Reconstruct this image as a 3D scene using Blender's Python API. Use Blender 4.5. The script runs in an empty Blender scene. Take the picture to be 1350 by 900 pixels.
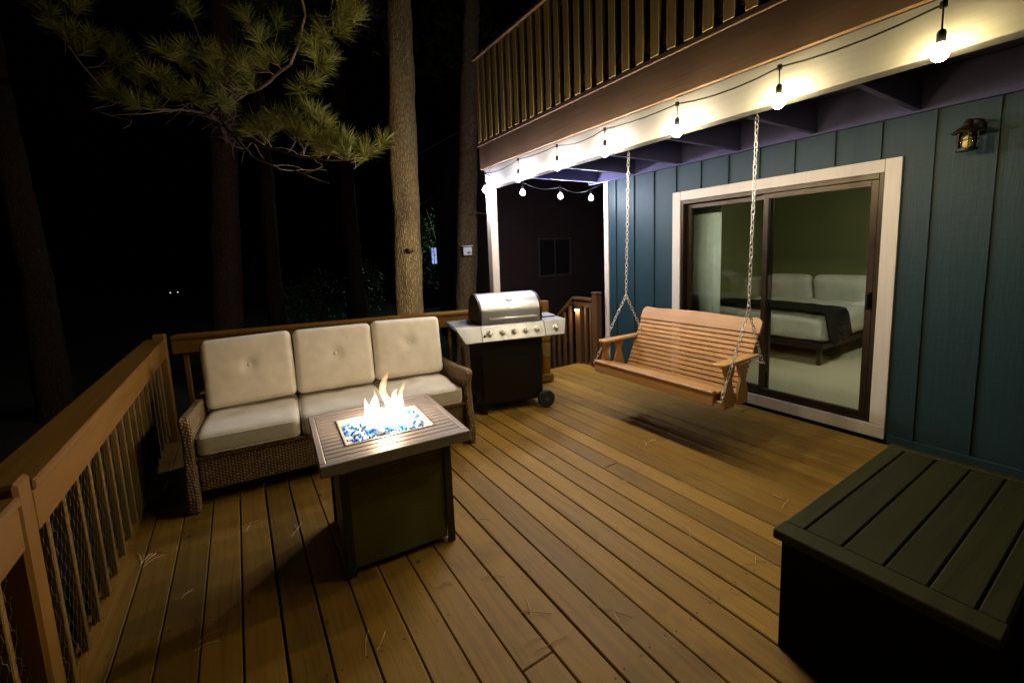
import bpy, bmesh, math, random
from mathutils import Vector, Matrix, Euler, noise
random.seed(7)
R = math.radians
PI = math.pi
sc = bpy.context.scene
COL = sc.collection

# ------------------------------------------------------------------ helpers
def link(o, parent=None):
    COL.objects.link(o)
    if parent is not None:
        o.parent = parent
    return o

def tag(o, label=None, cat=None, group=None, kind=None):
    if label: o['label'] = label
    if cat: o['category'] = cat
    if group: o['group'] = group
    if kind: o['kind'] = kind
    return o

def thing(name, label, cat, loc=(0, 0, 0), rz=0.0, group=None):
    o = bpy.data.objects.new(name, None)
    o.empty_display_size = 0.1
    o.location = loc
    o.rotation_euler = (0, 0, rz)
    link(o)
    return tag(o, label, cat, group)

class MB:
    """collects shapes, then links them as one mesh object"""
    def __init__(s):
        s.bm = bmesh.new()
    def box(s, x0, x1, y0, y1, z0, z1, bev=0.0, M=None, seg=1):
        t = bmesh.new()
        bmesh.ops.create_cube(t, size=1)
        for v in t.verts:
            v.co = Vector(((x0 + x1) / 2 + v.co.x * (x1 - x0), (y0 + y1) / 2 + v.co.y * (y1 - y0), (z0 + z1) / 2 + v.co.z * (z1 - z0)))
        if bev > 0:
            bmesh.ops.bevel(t, geom=t.edges[:], offset=bev, segments=seg, affect='EDGES', profile=0.5)
        if M is not None:
            bmesh.ops.transform(t, matrix=M, verts=t.verts)
        s.join(t)
        return s
    def join(s, t):
        me = bpy.data.meshes.new('tmp')
        t.to_mesh(me); t.free()
        s.bm.from_mesh(me)
        bpy.data.meshes.remove(me)
    def tube(s, pts, rad, n=8, cap=True, closed=False):
        pts = [Vector(p) for p in pts]
        m = len(pts)
        if not isinstance(rad, (list, tuple)):
            rad = [rad] * m
        rings = []
        up = None
        for i, p in enumerate(pts):
            if closed:
                d = pts[(i + 1) % m] - pts[i - 1]
            else:
                d = (pts[min(i + 1, m - 1)] - pts[max(i - 1, 0)])
            if d.length < 1e-9: d = Vector((0, 0, 1))
            d.normalize()
            if up is None:
                up = Vector((0, 0, 1)) if abs(d.z) < 0.9 else Vector((1, 0, 0))
            a = d.cross(up)
            if a.length < 1e-6:
                up = Vector((1, 0, 0)) if abs(d.x) < 0.9 else Vector((0, 1, 0))
                a = d.cross(up)
            a.normalize()
            b = a.cross(d).normalized()
            up = b
            rings.append([s.bm.verts.new(p + (a * math.cos(k * 2 * PI / n) + b * math.sin(k * 2 * PI / n)) * rad[i]) for k in range(n)])
        for i in range(m if closed else m - 1):
            r0, r1 = rings[i], rings[(i + 1) % m]
            for k in range(n):
                s.bm.faces.new((r0[k], r0[(k + 1) % n], r1[(k + 1) % n], r1[k]))
        if cap and not closed:
            s.bm.faces.new(rings[0][::-1]); s.bm.faces.new(rings[-1])
        return s
    def lathe(s, prof, n=20, M=None, cap=True):
        t = bmesh.new()
        rings = []
        for r, z in prof:
            rings.append([t.verts.new((r * math.cos(k * 2 * PI / n), r * math.sin(k * 2 * PI / n), z)) for k in range(n)])
        for a, b in zip(rings, rings[1:]):
            for k in range(n):
                t.faces.new((a[k], a[(k + 1) % n], b[(k + 1) % n], b[k]))
        if cap:
            t.faces.new(rings[0][::-1]); t.faces.new(rings[-1])
        if M is not None:
            bmesh.ops.transform(t, matrix=M, verts=t.verts)
        s.join(t)
        return s
    def prism(s, poly, axis, a0, a1, bev=0.0, M=None):
        """extrude a 2D polygon; axis 'x' -> poly in (y,z); 'y' -> (x,z); 'z' -> (x,y)"""
        t = bmesh.new()
        def P(p, a):
            return {'x': (a, p[0], p[1]), 'y': (p[0], a, p[1]), 'z': (p[0], p[1], a)}[axis]
        A = [t.verts.new(P(p, a0)) for p in poly]
        B = [t.verts.new(P(p, a1)) for p in poly]
        n = len(poly)
        t.faces.new(A); t.faces.new(B[::-1])
        for k in range(n):
            t.faces.new((A[k], B[k], B[(k + 1) % n], A[(k + 1) % n]))
        bmesh.ops.recalc_face_normals(t, faces=t.faces)
        if bev > 0:
            bmesh.ops.bevel(t, geom=t.edges[:], offset=bev, segments=1, affect='EDGES', clamp_overlap=True)
        if M is not None:
            bmesh.ops.transform(t, matrix=M, verts=t.verts)
        s.join(t)
        return s
    def quad(s, a, b, c, d):
        vs = [s.bm.verts.new(p) for p in (a, b, c, d)]
        s.bm.faces.new(vs)
        return s
    def build(s, name, mat, parent=None, smooth=False, recalc=True, loc=None):
        if recalc:
            bmesh.ops.recalc_face_normals(s.bm, faces=s.bm.faces)
        me = bpy.data.meshes.new(name)
        s.bm.to_mesh(me); s.bm.free()
        for m in (mat if isinstance(mat, (list, tuple)) else [mat]):
            me.materials.append(m)
        if smooth:
            for p in me.polygons: p.use_smooth = True
        o = bpy.data.objects.new(name, me)
        if loc: o.location = loc
        return link(o, parent)

def smooth_by_angle(o, deg=35):
    me = o.data
    for p in me.polygons: p.use_smooth = True
    try:
        me.set_sharp_from_angle(angle=R(deg))
    except Exception:
        pass
    return o

# ------------------------------------------------------------------ materials
class NT:
    def __init__(s, name):
        s.m = bpy.data.materials.new(name); s.m.use_nodes = True
        s.t = s.m.node_tree; s.t.nodes.clear()
        s.out = s.n('ShaderNodeOutputMaterial')
    def n(s, typ, **kw):
        nd = s.t.nodes.new(typ)
        for k, v in kw.items(): setattr(nd, k, v)
        return nd
    def l(s, a, b): s.t.links.new(a, b)
    def coord(s, scale=(1, 1, 1), kind='Object'):
        tc = s.n('ShaderNodeTexCoord'); mp = s.n('ShaderNodeMapping')
        s.l(tc.outputs[kind], mp.inputs['Vector']); mp.inputs['Scale'].default_value = scale
        return mp.outputs['Vector']
    def noise(s, vec, scale=5, detail=4, rough=0.55, dist=0.0):
        nd = s.n('ShaderNodeTexNoise'); s.l(vec, nd.inputs['Vector'])
        nd.inputs['Scale'].default_value = scale; nd.inputs['Detail'].default_value = detail
        nd.inputs['Roughness'].default_value = rough; nd.inputs['Distortion'].default_value = dist
        return nd.outputs['Fac']
    def ramp(s, fac, stops):
        nd = s.n('ShaderNodeValToRGB'); s.l(fac, nd.inputs['Fac'])
        e = nd.color_ramp.elements
        while len(e) < len(stops): e.new(0.5)
        for el, (p, c) in zip(e, stops):
            el.position = p; el.color = (*c, 1) if len(c) == 3 else c
        return nd.outputs['Color']
    def math(s, op, a, b=None, clamp=False):
        nd = s.n('ShaderNodeMath', operation=op); nd.use_clamp = clamp
        for i, v in enumerate((a, b)):
            if v is None: continue
            if isinstance(v, (int, float)): nd.inputs[i].default_value = v
            else: s.l(v, nd.inputs[i])
        return nd.outputs[0]
    def mix(s, fac, a, b, typ='MIX'):
        nd = s.n('ShaderNodeMix', data_type='RGBA', blend_type=typ)
        if isinstance(fac, (int, float)): nd.inputs[0].default_value = fac
        else: s.l(fac, nd.inputs[0])
        for i, v in ((6, a), (7, b)):
            if isinstance(v, tuple): nd.inputs[i].default_value = (*v, 1) if len(v) == 3 else v
            else: s.l(v, nd.inputs[i])
        return nd.outputs[2]
    def bump(s, h, strength=0.3, dist=0.01):
        nd = s.n('ShaderNodeBump'); s.l(h, nd.inputs['Height'])
        nd.inputs['Strength'].default_value = strength; nd.inputs['Distance'].default_value = dist
        return nd.outputs['Normal']
    def bsdf(s, color=None, rough=0.5, metal=0.0, spec=0.5, normal=None):
        b = s.n('ShaderNodeBsdfPrincipled')
        if color is not None:
            if isinstance(color, tuple): b.inputs['Base Color'].default_value = (*color, 1)
            else: s.l(color, b.inputs['Base Color'])
        if isinstance(rough, (int, float)): b.inputs['Roughness'].default_value = rough
        else: s.l(rough, b.inputs['Roughness'])
        b.inputs['Metallic'].default_value = metal
        b.inputs['Specular IOR Level'].default_value = spec
        if normal is not None: s.l(normal, b.inputs['Normal'])
        s.l(b.outputs[0], s.out.inputs['Surface'])
        return b

def mul(c, k): return tuple(min(1, x * k) for x in c)

def wood(name, col, axis='Y', rough=0.55, var=0.35, bump=0.25, board=None, fine=1.0, spec=0.22, blotch=0.3):
    s = NT(name)
    sc_ = {'X': (2.2, 40, 40), 'Y': (40, 2.2, 40), 'Z': (40, 40, 2.2)}[axis]
    v = s.coord(sc_)
    g = s.noise(v, 1.0 * fine, 6, 0.65, 0.6)
    c = s.ramp(g, [(0.25, mul(col, 1 - var)), (0.55, col), (0.8, mul(col, 1 + var * 0.7))])
    big = s.noise(s.coord((1, 1, 1)), 2.6, 4, 0.6)
    c = s.mix(s.math('MULTIPLY', big, blotch, True), c, mul(col, 0.45))
    gi = s.n('ShaderNodeNewGeometry')
    ki = s.math('MULTIPLY_ADD', gi.outputs['Random Per Island'], 0.34); s.t.nodes[-1].inputs[2].default_value = 0.82
    ci = s.n('ShaderNodeCombineColor')
    for i in range(3): s.l(ki, ci.inputs[i])
    c = s.mix(1.0, c, ci.outputs[0], 'MULTIPLY')
    rb = s.math('MULTIPLY_ADD', g, 0.25)
    rnode = s.t.nodes[-1]; rnode.inputs[2].default_value = rough - 0.12
    if board:
        tc = s.n('ShaderNodeTexCoord'); sp = s.n('ShaderNodeSeparateXYZ'); s.l(tc.outputs['Object'], sp.inputs[0])
        f = s.math('FLOOR', s.math('DIVIDE', s.math('ADD', sp.outputs[board[0]], board[2]), board[1]))
        wn = s.n('ShaderNodeTexWhiteNoise', noise_dimensions='1D'); s.l(f, wn.inputs['W'])
        k = s.math('MULTIPLY_ADD', wn.outputs['Value'], 0.5); s.t.nodes[-1].inputs[2].default_value = 0.72
        cm = s.n('ShaderNodeCombineColor')
        for i in range(3): s.l(k, cm.inputs[i])
        c = s.mix(1.0, c, cm.outputs[0], 'MULTIPLY')
    s.bsdf(c, rb, 0, spec, s.bump(g, bump, 0.004))
    return s.m

def plain(name, col, rough=0.5, metal=0.0, spec=0.5, nscale=12, var=0.18, bump=0.08):
    s = NT(name)
    g = s.noise(s.coord(), nscale, 5, 0.6)
    c = s.ramp(g, [(0.3, mul(col, 1 - var)), (0.7, mul(col, 1 + var))])
    s.bsdf(c, rough, metal, spec, s.bump(g, bump, 0.005))
    return s.m

def emit(name, col, strength):
    s = NT(name)
    e = s.n('ShaderNodeEmission'); e.inputs[0].default_value = (*col, 1); e.inputs[1].default_value = strength
    s.l(e.outputs[0], s.out.inputs['Surface'])
    return s.m

def deck_mat():
    s = NT('deck stain')
    col = (0.235, 0.132, 0.020)
    tc = s.n('ShaderNodeTexCoord'); sp = s.n('ShaderNodeSeparateXYZ'); s.l(tc.outputs['Object'], sp.inputs[0])
    f = s.math('FLOOR', s.math('DIVIDE', s.math('ADD', sp.outputs[0], 0.557), 0.1443))
    wn = s.n('ShaderNodeTexWhiteNoise', noise_dimensions='1D'); s.l(f, wn.inputs['W'])
    # shift the grain per board
    cmb = s.n('ShaderNodeCombineXYZ'); s.l(s.math('MULTIPLY', sp.outputs[0], 34), cmb.inputs[0])
    s.l(s.math('ADD', s.math('MULTIPLY', sp.outputs[1], 1.6), s.math('MULTIPLY', wn.outputs['Value'], 37.0)), cmb.inputs[1])
    g = s.noise(cmb.outputs[0], 1.0, 7, 0.68, 0.9)
    c = s.ramp(g, [(0.28, mul(col, 0.72)), (0.5, col), (0.75, mul(col, 1.22))])
    k = s.math('MULTIPLY_ADD', wn.outputs['Value'], 0.46); s.t.nodes[-1].inputs[2].default_value = 0.76
    cm = s.n('ShaderNodeCombineColor')
    for i in range(3): s.l(k, cm.inputs[i])
    c = s.mix(1.0, c, cm.outputs[0], 'MULTIPLY')
    # worn, scuffed patches where the stain has thinned, and dark knots/dirt specks
    w = s.noise(s.coord((1.6, 1.0, 1)), 2.2, 6, 0.7)
    wf = s.ramp(w, [(0.52, (0, 0, 0)), (0.68, (1, 1, 1))])
    c = s.mix(s.math('MULTIPLY', wf, 0.35), c, (0.27, 0.165, 0.05))
    d = s.noise(s.coord((1, 1, 1)), 1.7, 5, 0.7)
    df = s.ramp(d, [(0.55, (0, 0, 0)), (0.75, (1, 1, 1))])
    c = s.mix(s.math('MULTIPLY', df, 0.6), c, (0.085, 0.045, 0.012))
    vo = s.n('ShaderNodeTexVoronoi', feature='F1'); s.l(s.coord((1, 0.75, 1)), vo.inputs['Vector']); vo.inputs['Scale'].default_value = 4.2
    kf = s.ramp(vo.outputs['Distance'], [(0.03, (1, 1, 1)), (0.065, (0, 0, 0))])
    c = s.mix(s.math('MULTIPLY', kf, 0.8), c, (0.03, 0.016, 0.007))
    # screw heads in pairs over each joist
    fx = s.math('MULTIPLY', s.math('FRACT', s.math('DIVIDE', s.math('ADD', sp.outputs[0], 0.557), 0.1443)), 0.1443)
    dx = s.math('MINIMUM', s.math('ABSOLUTE', s.math('SUBTRACT', fx, 0.026)), s.math('ABSOLUTE', s.math('SUBTRACT', fx, 0.118)))
    jy = s.math('ADD', sp.outputs[1], s.math('MULTIPLY_ADD', wn.outputs['Value'], 0.02)); 
    dy = s.math('ABSOLUTE', s.math('SUBTRACT', s.math('MULTIPLY', s.math('FRACT', s.math('DIVIDE', jy, 0.6)), 0.6), 0.3))
    dd = s.math('SQRT', s.math('ADD', s.math('POWER', dx, 2.0), s.math('POWER', dy, 2.0)))
    c = s.mix(s.math('MULTIPLY', s.math('LESS_THAN', dd, 0.0045), 0.85), c, (0.02, 0.012, 0.006))
    fine = s.noise(s.coord((1, 1, 1)), 160, 3, 0.6)
    hh = s.math('ADD', g, s.math('MULTIPLY', fine, 0.35))
    rr = s.math('MULTIPLY_ADD', w, 0.3); s.t.nodes[-1].inputs[2].default_value = 0.46
    s.bsdf(c, rr, 0, 0.24, s.bump(hh, 0.35, 0.004))
    return s.m

def siding_mat():
    s = NT('blue green siding')
    col = (0.0125, 0.038, 0.051)
    v = s.coord((45, 45, 3.0))
    g = s.noise(v, 1.0, 7, 0.7, 1.2)
    g2 = s.noise(s.coord((9, 9, 26)), 1.0, 5, 0.6)
    c = s.ramp(g, [(0.25, mul(col, 0.82)), (0.6, col), (0.85, mul(col, 1.2))])
    h = s.math('ADD', g, s.math('MULTIPLY', g2, 0.6))
    s.bsdf(c, 0.5, 0, 0.3, s.bump(h, 0.45, 0.006))
    return s.m

def wicker_mat():
    s = NT('woven resin wicker')
    tc = s.n('ShaderNodeTexCoord'); sp = s.n('ShaderNodeSeparateXYZ'); s.l(tc.outputs['Object'], sp.inputs[0])
    u = s.math('ADD', sp.outputs[0], sp.outputs[1])
    su = s.math('SINE', s.math('MULTIPLY', u, PI / 0.018))
    par = s.math('SIGN', su)
    ph = s.math('MULTIPLY', sp.outputs[2], 2 * PI / 0.021)
    wv = s.math('SINE', s.math('ADD', ph, s.math('MULTIPLY', par, PI / 2)))
    h = s.math('MULTIPLY', s.math('ABSOLUTE', su), s.math('MULTIPLY_ADD', wv, 0.5))
    s.t.nodes[-2].inputs[2].default_value = 0.5
    nz = s.noise(s.coord((1, 1, 1)), 30, 3, 0.6)
    c = s.ramp(nz, [(0.3, (0.17, 0.115, 0.055)), (0.7, (0.31, 0.22, 0.11))])
    dk = s.ramp(h, [(0.0, (0.5, 0.5, 0.5)), (0.45, (1, 1, 1))])
    c = s.mix(1.0, c, dk, 'MULTIPLY')
    s.bsdf(c, 0.6, 0, 0.2, s.bump(h, 0.8, 0.007))
    return s.m

def fabric_mat(name, col, w=900, sheen=0.15):
    s = NT(name)
    v = s.coord()
    a = s.n('ShaderNodeTexWave', wave_type='BANDS', bands_direction='X'); s.l(v, a.inputs['Vector']); a.inputs['Scale'].default_value = w / 10
    b = s.n('ShaderNodeTexWave', wave_type='BANDS', bands_direction='Z'); s.l(v, b.inputs['Vector']); b.inputs['Scale'].default_value = w / 10
    n = s.noise(v, 9, 5, 0.6)
    c = s.ramp(n, [(0.3, mul(col, 0.9)), (0.7, mul(col, 1.05))])
    h = s.math('ADD', s.math('MULTIPLY', s.math('ADD', a.outputs['Fac'], b.outputs['Fac']), 0.12), s.math('MULTIPLY', n, 0.08))
    bs = s.bsdf(c, 0.9, 0, 0.2, s.bump(h, 0.25, 0.006))
    try: bs.inputs['Sheen Weight'].default_value = sheen
    except Exception: pass
    return s.m

def metal_mat(name, col, rough=0.28, axis=None, metal=1.0):
    s = NT(name)
    v = s.coord({'X': (2, 160, 160), 'Z': (160, 160, 2), None: (20, 20, 20)}[axis])
    n = s.noise(v, 1.0, 4, 0.6)
    sm = s.noise(s.coord(), 7, 4, 0.6)
    rr = s.math('MULTIPLY_ADD', sm, 0.25); s.t.nodes[-1].inputs[2].default_value = rough - 0.1
    c = s.ramp(sm, [(0.3, mul(col, 0.85)), (0.7, col)])
    s.bsdf(c, rr, metal, 0.5, s.bump(n, 0.08, 0.002))
    return s.m

def glass_mat(name, tint=(0.9, 0.95, 0.93), ior=1.5, gain=1.0):
    s = NT(name)
    fr = s.n('ShaderNodeFresnel'); fr.inputs[0].default_value = ior
    tr = s.n('ShaderNodeBsdfTransparent'); tr.inputs[0].default_value = (*tint, 1)
    gl = s.n('ShaderNodeBsdfGlossy'); gl.inputs['Roughness'].default_value = 0.02
    nz = s.noise(s.coord(), 3, 2)
    s.l(s.bump(nz, 0.02, 0.01), gl.inputs['Normal'])
    mx = s.n('ShaderNodeMixShader')
    s.l(s.math('MULTIPLY', fr.outputs[0], gain, True), mx.inputs[0]); s.l(tr.outputs[0], mx.inputs[1]); s.l(gl.outputs[0], mx.inputs[2])
    s.l(mx.outputs[0], s.out.inputs['Surface'])
    return s.m

def bark_mat(name, col):
    s = NT(name)
    v = s.coord((14, 14, 3.0))
    vo = s.n('ShaderNodeTexVoronoi', feature='DISTANCE_TO_EDGE'); s.l(v, vo.inputs['Vector']); vo.inputs['Scale'].default_value = 2.6
    n = s.noise(s.coord((16, 16, 4)), 2.0, 7, 0.75, 0.8)
    h = s.math('ADD', s.math('MINIMUM', vo.outputs['Distance'], 0.25), s.math('MULTIPLY', n, 0.5))
    c = s.ramp(h, [(0.16, mul(col, 0.45)), (0.34, mul(col, 0.9)), (0.55, mul(col, 1.5))])
    s.bsdf(c, 0.85, 0, 0.2, s.bump(h, 1.0, 0.05))
    return s.m

def pebble_mat():
    s = NT('fire glass')
    g = s.n('ShaderNodeNewGeometry')
    c = s.ramp(g.outputs['Random Per Island'], [(0.0, (0.01, 0.15, 0.70)), (0.25, (0.03, 0.32, 0.90)), (0.40, (0.30, 0.62, 0.92)), (0.58, (0.80, 0.86, 0.90)), (0.82, (0.34, 0.45, 0.52)), (0.94, (0.20, 0.11, 0.07))])
    for e in s.t.nodes: 
        if e.type == 'VALTORGB': e.color_ramp.interpolation = 'CONSTANT'
    s.bsdf(c, 0.08, 0, 0.9)
    return s.m

def flame_mat():
    s = NT('flame gas')
    em = s.n('ShaderNodeEmission')
    tc = s.n('ShaderNodeTexCoord'); sp = s.n('ShaderNodeSeparateXYZ'); s.l(tc.outputs['Object'], sp.inputs[0])
    c = s.ramp(s.math('DIVIDE', sp.outputs[2], 0.30), [(0.0, (1.0, 0.80, 0.60)), (0.45, (1.0, 0.72, 0.48)), (1.0, (1.0, 0.56, 0.28))])
    s.l(c, em.inputs[0])
    st = s.ramp(s.math('DIVIDE', sp.outputs[2], 0.30), [(0.0, (1, 1, 1)), (0.38, (0.8, 0.8, 0.8)), (0.62, (0.36, 0.36, 0.36)), (1.0, (0.22, 0.22, 0.22))])
    s.l(s.math('MULTIPLY', st, 130.0), em.inputs[1])
    s.l(em.outputs[0], s.out.inputs['Volume'])
    return s.m

M_deck = deck_mat()
M_siding = siding_mat()
M_rail = wood('rail stain', (0.165, 0.078, 0.009), 'Y', 0.55, 0.3, 0.25)
M_railx = wood('rail stain across', (0.165, 0.078, 0.009), 'X', 0.55, 0.3, 0.25)
M_railz = wood('rail stain upright', (0.165, 0.078, 0.009), 'Z', 0.55, 0.3, 0.25)
M_balus = wood('weathered pole wood', (0.17, 0.10, 0.02), 'Z', 0.7, 0.5, 0.5)
M_upper = wood('balcony stain upright', (0.27, 0.195, 0.075), 'Z', 0.6, 0.3, 0.25)
M_fascia = wood('balcony fascia stain', (0.10, 0.062, 0.04), 'Y', 0.55, 0.25, 0.25)
M_stair = wood('stair rail stain', (0.10, 0.05, 0.022), 'Z', 0.5, 0.3, 0.25)
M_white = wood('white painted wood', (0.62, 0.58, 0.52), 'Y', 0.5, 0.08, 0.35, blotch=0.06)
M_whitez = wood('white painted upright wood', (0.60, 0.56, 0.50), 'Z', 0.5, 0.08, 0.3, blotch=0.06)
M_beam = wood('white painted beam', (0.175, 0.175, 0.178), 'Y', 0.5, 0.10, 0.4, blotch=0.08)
M_joist = wood('blue paint with violet spill', (0.075, 0.072, 0.16), 'X', 0.55, 0.2, 0.25)  # blue joist paint, pushed to violet to carry the purple light spill
M_swing = wood('orange cedar stain', (0.45, 0.245, 0.085), 'Y', 0.38, 0.26, 0.2, spec=0.45, blotch=0.16)
M_swingx = wood('orange cedar stain across', (0.45, 0.245, 0.085), 'X', 0.38, 0.26, 0.2, spec=0.45, blotch=0.16)
M_wicker = wicker_mat()
M_cush = fabric_mat('cream cushion fabric', (0.67, 0.63, 0.52))
M_pipe = fabric_mat('cream piping', (0.66, 0.62, 0.50))
M_fire = metal_mat('bronze powder coat', (0.30, 0.285, 0.27), 0.45, 'X', 0.1)
M_fdark = metal_mat('dark bronze panel', (0.035, 0.034, 0.02), 0.5, None, 0.2)
M_fpanel = None
M_steel = metal_mat('brushed steel', (0.40, 0.41, 0.43), 0.40, 'X', 0.75)
M_rim = plain('pale pan rim', (0.46, 0.44, 0.41), 0.35)
M_chrome = metal_mat('galvanised chain', (0.62, 0.62, 0.58), 0.35, None, 0.5)
M_wire = plain('rusty wire', (0.16, 0.12, 0.04), 0.6)
M_black = plain('black enamel', (0.005, 0.005, 0.004), 0.42, 0.0, 0.3)
M_hub = plain('grey hub', (0.06, 0.06, 0.058), 0.4)
M_rubber = plain('black rubber', (0.012, 0.012, 0.012), 0.7)
M_bronze = metal_mat('bronze door frame', (0.032, 0.023, 0.011), 0.34, 'Z', 0.6)
M_glass = glass_mat('window glass')
M_cord = plain('black cord', (0.006, 0.006, 0.006), 0.8, 0.0, 0.15)
M_box = wood('green brown box lid', (0.020, 0.021, 0.0025), 'X', 0.5, 0.35, 0.3, blotch=0.6)
M_boxd = plain('black box side', (0.003, 0.003, 0.003), 0.8, 0.0, 0.1)
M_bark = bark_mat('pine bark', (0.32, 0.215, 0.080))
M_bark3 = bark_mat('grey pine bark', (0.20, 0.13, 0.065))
M_bark2 = bark_mat('dimmed pine bark', (0.045, 0.024, 0.014))  # bark colour darkened to imitate the weaker light on distant trunks
M_twig = plain('twig bark', (0.20, 0.125, 0.07), 0.8, nscale=40, var=0.4)
M_room = plain('bedroom wall paint', (0.24, 0.25, 0.11), 0.8, nscale=2, var=0.05, bump=0.02)
M_carpet = plain('cream carpet', (0.62, 0.57, 0.44), 0.95, nscale=220, var=0.2, bump=0.6)
M_linen = fabric_mat('white linen', (0.72, 0.72, 0.68))
M_throw = fabric_mat('black knit throw', (0.006, 0.008, 0.009), 900, 0.0)
M_curtain = fabric_mat('pale curtain', (0.62, 0.66, 0.60))
M_ground = plain('forest floor', (0.035, 0.025, 0.015), 0.95, nscale=3, var=0.5, bump=0.6)
M_neigh = wood('dark brown siding', (0.075, 0.045, 0.045), 'X', 0.6, 0.3, 0.3)

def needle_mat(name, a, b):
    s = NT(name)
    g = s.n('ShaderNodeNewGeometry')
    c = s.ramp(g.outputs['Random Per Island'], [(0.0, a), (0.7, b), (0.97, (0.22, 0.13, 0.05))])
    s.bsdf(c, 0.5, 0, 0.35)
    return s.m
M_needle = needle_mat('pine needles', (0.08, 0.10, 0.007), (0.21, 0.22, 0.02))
M_needle_dark = needle_mat('shaded pine needles', (0.035, 0.05, 0.018), (0.07, 0.09, 0.025))  # darker copy of the needle colour with the shade put into it
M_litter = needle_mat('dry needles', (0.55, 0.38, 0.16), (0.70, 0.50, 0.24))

# ------------------------------------------------------------------ camera
H = 1.53
yaw, pit, rol = R(32.419), R(6.947), R(2.249)
fw = Vector((math.sin(yaw) * math.cos(pit), math.cos(yaw) * math.cos(pit), -math.sin(pit)))
rt = Vector((math.cos(yaw), -math.sin(yaw), 0)); dn = fw.cross(rt)
c_, s_ = math.cos(rol), math.sin(rol)
rr_ = rt * c_ + dn * s_; dd_ = dn * c_ - rt * s_
cam = bpy.data.cameras.new('camera'); co = bpy.data.objects.new('camera', cam); COL.objects.link(co)
m3 = Matrix((rr_, -dd_, -fw)).transposed()
co.matrix_world = Matrix.Translation((0, 0, H)) @ m3.to_4x4()
cam.sensor_width = 36.0; cam.lens = 567.04 / 1350 * 36
cam.shift_y = -(450 - 401.96) / 1350
cam.clip_start = 0.05; cam.clip_end = 2000
sc.camera = co

# ------------------------------------------------------------------ world: a clear night sky
w = bpy.data.worlds.new('World'); sc.world = w; w.use_nodes = True
nt = w.node_tree
bg = nt.nodes.get('Background') or nt.nodes.new('ShaderNodeBackground')
sky = nt.nodes.new('ShaderNodeTexSky'); sky.sky_type = 'NISHITA'; sky.sun_disc = False
sky.sun_elevation = R(-4); sky.sun_rotation = R(200)
nt.links.new(sky.outputs[0], bg.inputs[0]); bg.inputs[1].default_value = 0.004
sun = bpy.data.lights.new('moon', 'SUN'); sun.energy = 0.002; sun.angle = R(0.5); sun.color = (0.8, 0.88, 1)
so = bpy.data.objects.new('moon', sun); COL.objects.link(so); so.rotation_euler = (R(50), 0, R(-60)); so.location = (0, 0, 20)

# ------------------------------------------------------------------ ground
b = MB()
N = 40
def gz(x, y):
    r = math.hypot(x - 2, y - 3)
    return -1.25 - 0.02 * max(0, r - 5) + 0.12 * noise.noise(Vector((x * 0.25, y * 0.25, 0))) + (0.5 * noise.noise(Vector((x * 0.05, y * 0.05, 3))) if r > 8 else 0)
us = [-1 + 2 * i / N for i in range(N + 1)]
f_ = lambda u: 400 * u * abs(u) ** 1.8
vs = [[b.bm.verts.new((f_(u) + 2, f_(v) + 3, gz(f_(u) + 2, f_(v) + 3))) for v in us] for u in us]
for i in range(N):
    for j in range(N):
        b.bm.faces.new((vs[i][j], vs[i + 1][j], vs[i + 1][j + 1], vs[i][j + 1]))
tag(b.build('ground', M_ground, smooth=True), 'dark forest floor below the deck', kind='structure')

# ------------------------------------------------------------------ deck
def rail_y(x): return 4.75 + (x + 0.6) * (-0.2095)
def deck_far(x): return rail_y(x) + 0.06 if x < 2.98 else 4.38
b = MB()
P = 0.1443; x = -0.557 - P * 0.8; i = 0
rnd = random.Random(3)
while x < 3.96:
    g0 = rnd.choice((0.004, 0.005, 0.006, 0.009))
    x1 = min(x + (P if i else P * 0.8), 3.965)
    yf = max(deck_far(x), deck_far(x1 - 0.01)) if x < 2.9 else deck_far(x1)
    cuts = [-1.6]
    if 0.7 < (x + x1) / 2 < 0.9: cuts.append(1.197)
    elif i % 6 == 1: cuts.append(rnd.choice((0.897, 2.097, 2.697)) if i > 14 else rnd.uniform(-1.0, 0.6))
    elif i % 5 == 2: cuts.append(rnd.uniform(2.8, 3.6))
    cuts.append(yf)
    for a, c in zip(cuts, cuts[1:]):
        dz = rnd.uniform(-0.0015, 0.0)
        b.box(x + g0 / 2, x1 - g0 / 2, a + 0.002, c - 0.002, -0.038 + dz, dz, 0.004)
    x = x1; i += 1
# joists and posts carrying the boards
for y in [-1.5 + 0.6 * k for k in range(10)]:
    if y < 3.95: b.box(-0.66, 3.96, y - 0.02, y + 0.02, -0.24, -0.0415)
b.box(-0.70, -0.672, -1.6, 4.72, -0.26, -0.004, 0.003)
for px, py in ((-0.6, -1.4), (-0.6, 1.7), (-0.6, 4.6), (2.9, 3.9), (3.85, 4.25), (3.85, -1.4)):
    b.box(px - 0.06, px + 0.06, py - 0.06, py + 0.06, -1.6, -0.245)
tag(b.build('deck_floor', M_deck), 'brown stained wooden deck boards', kind='structure')

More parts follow.
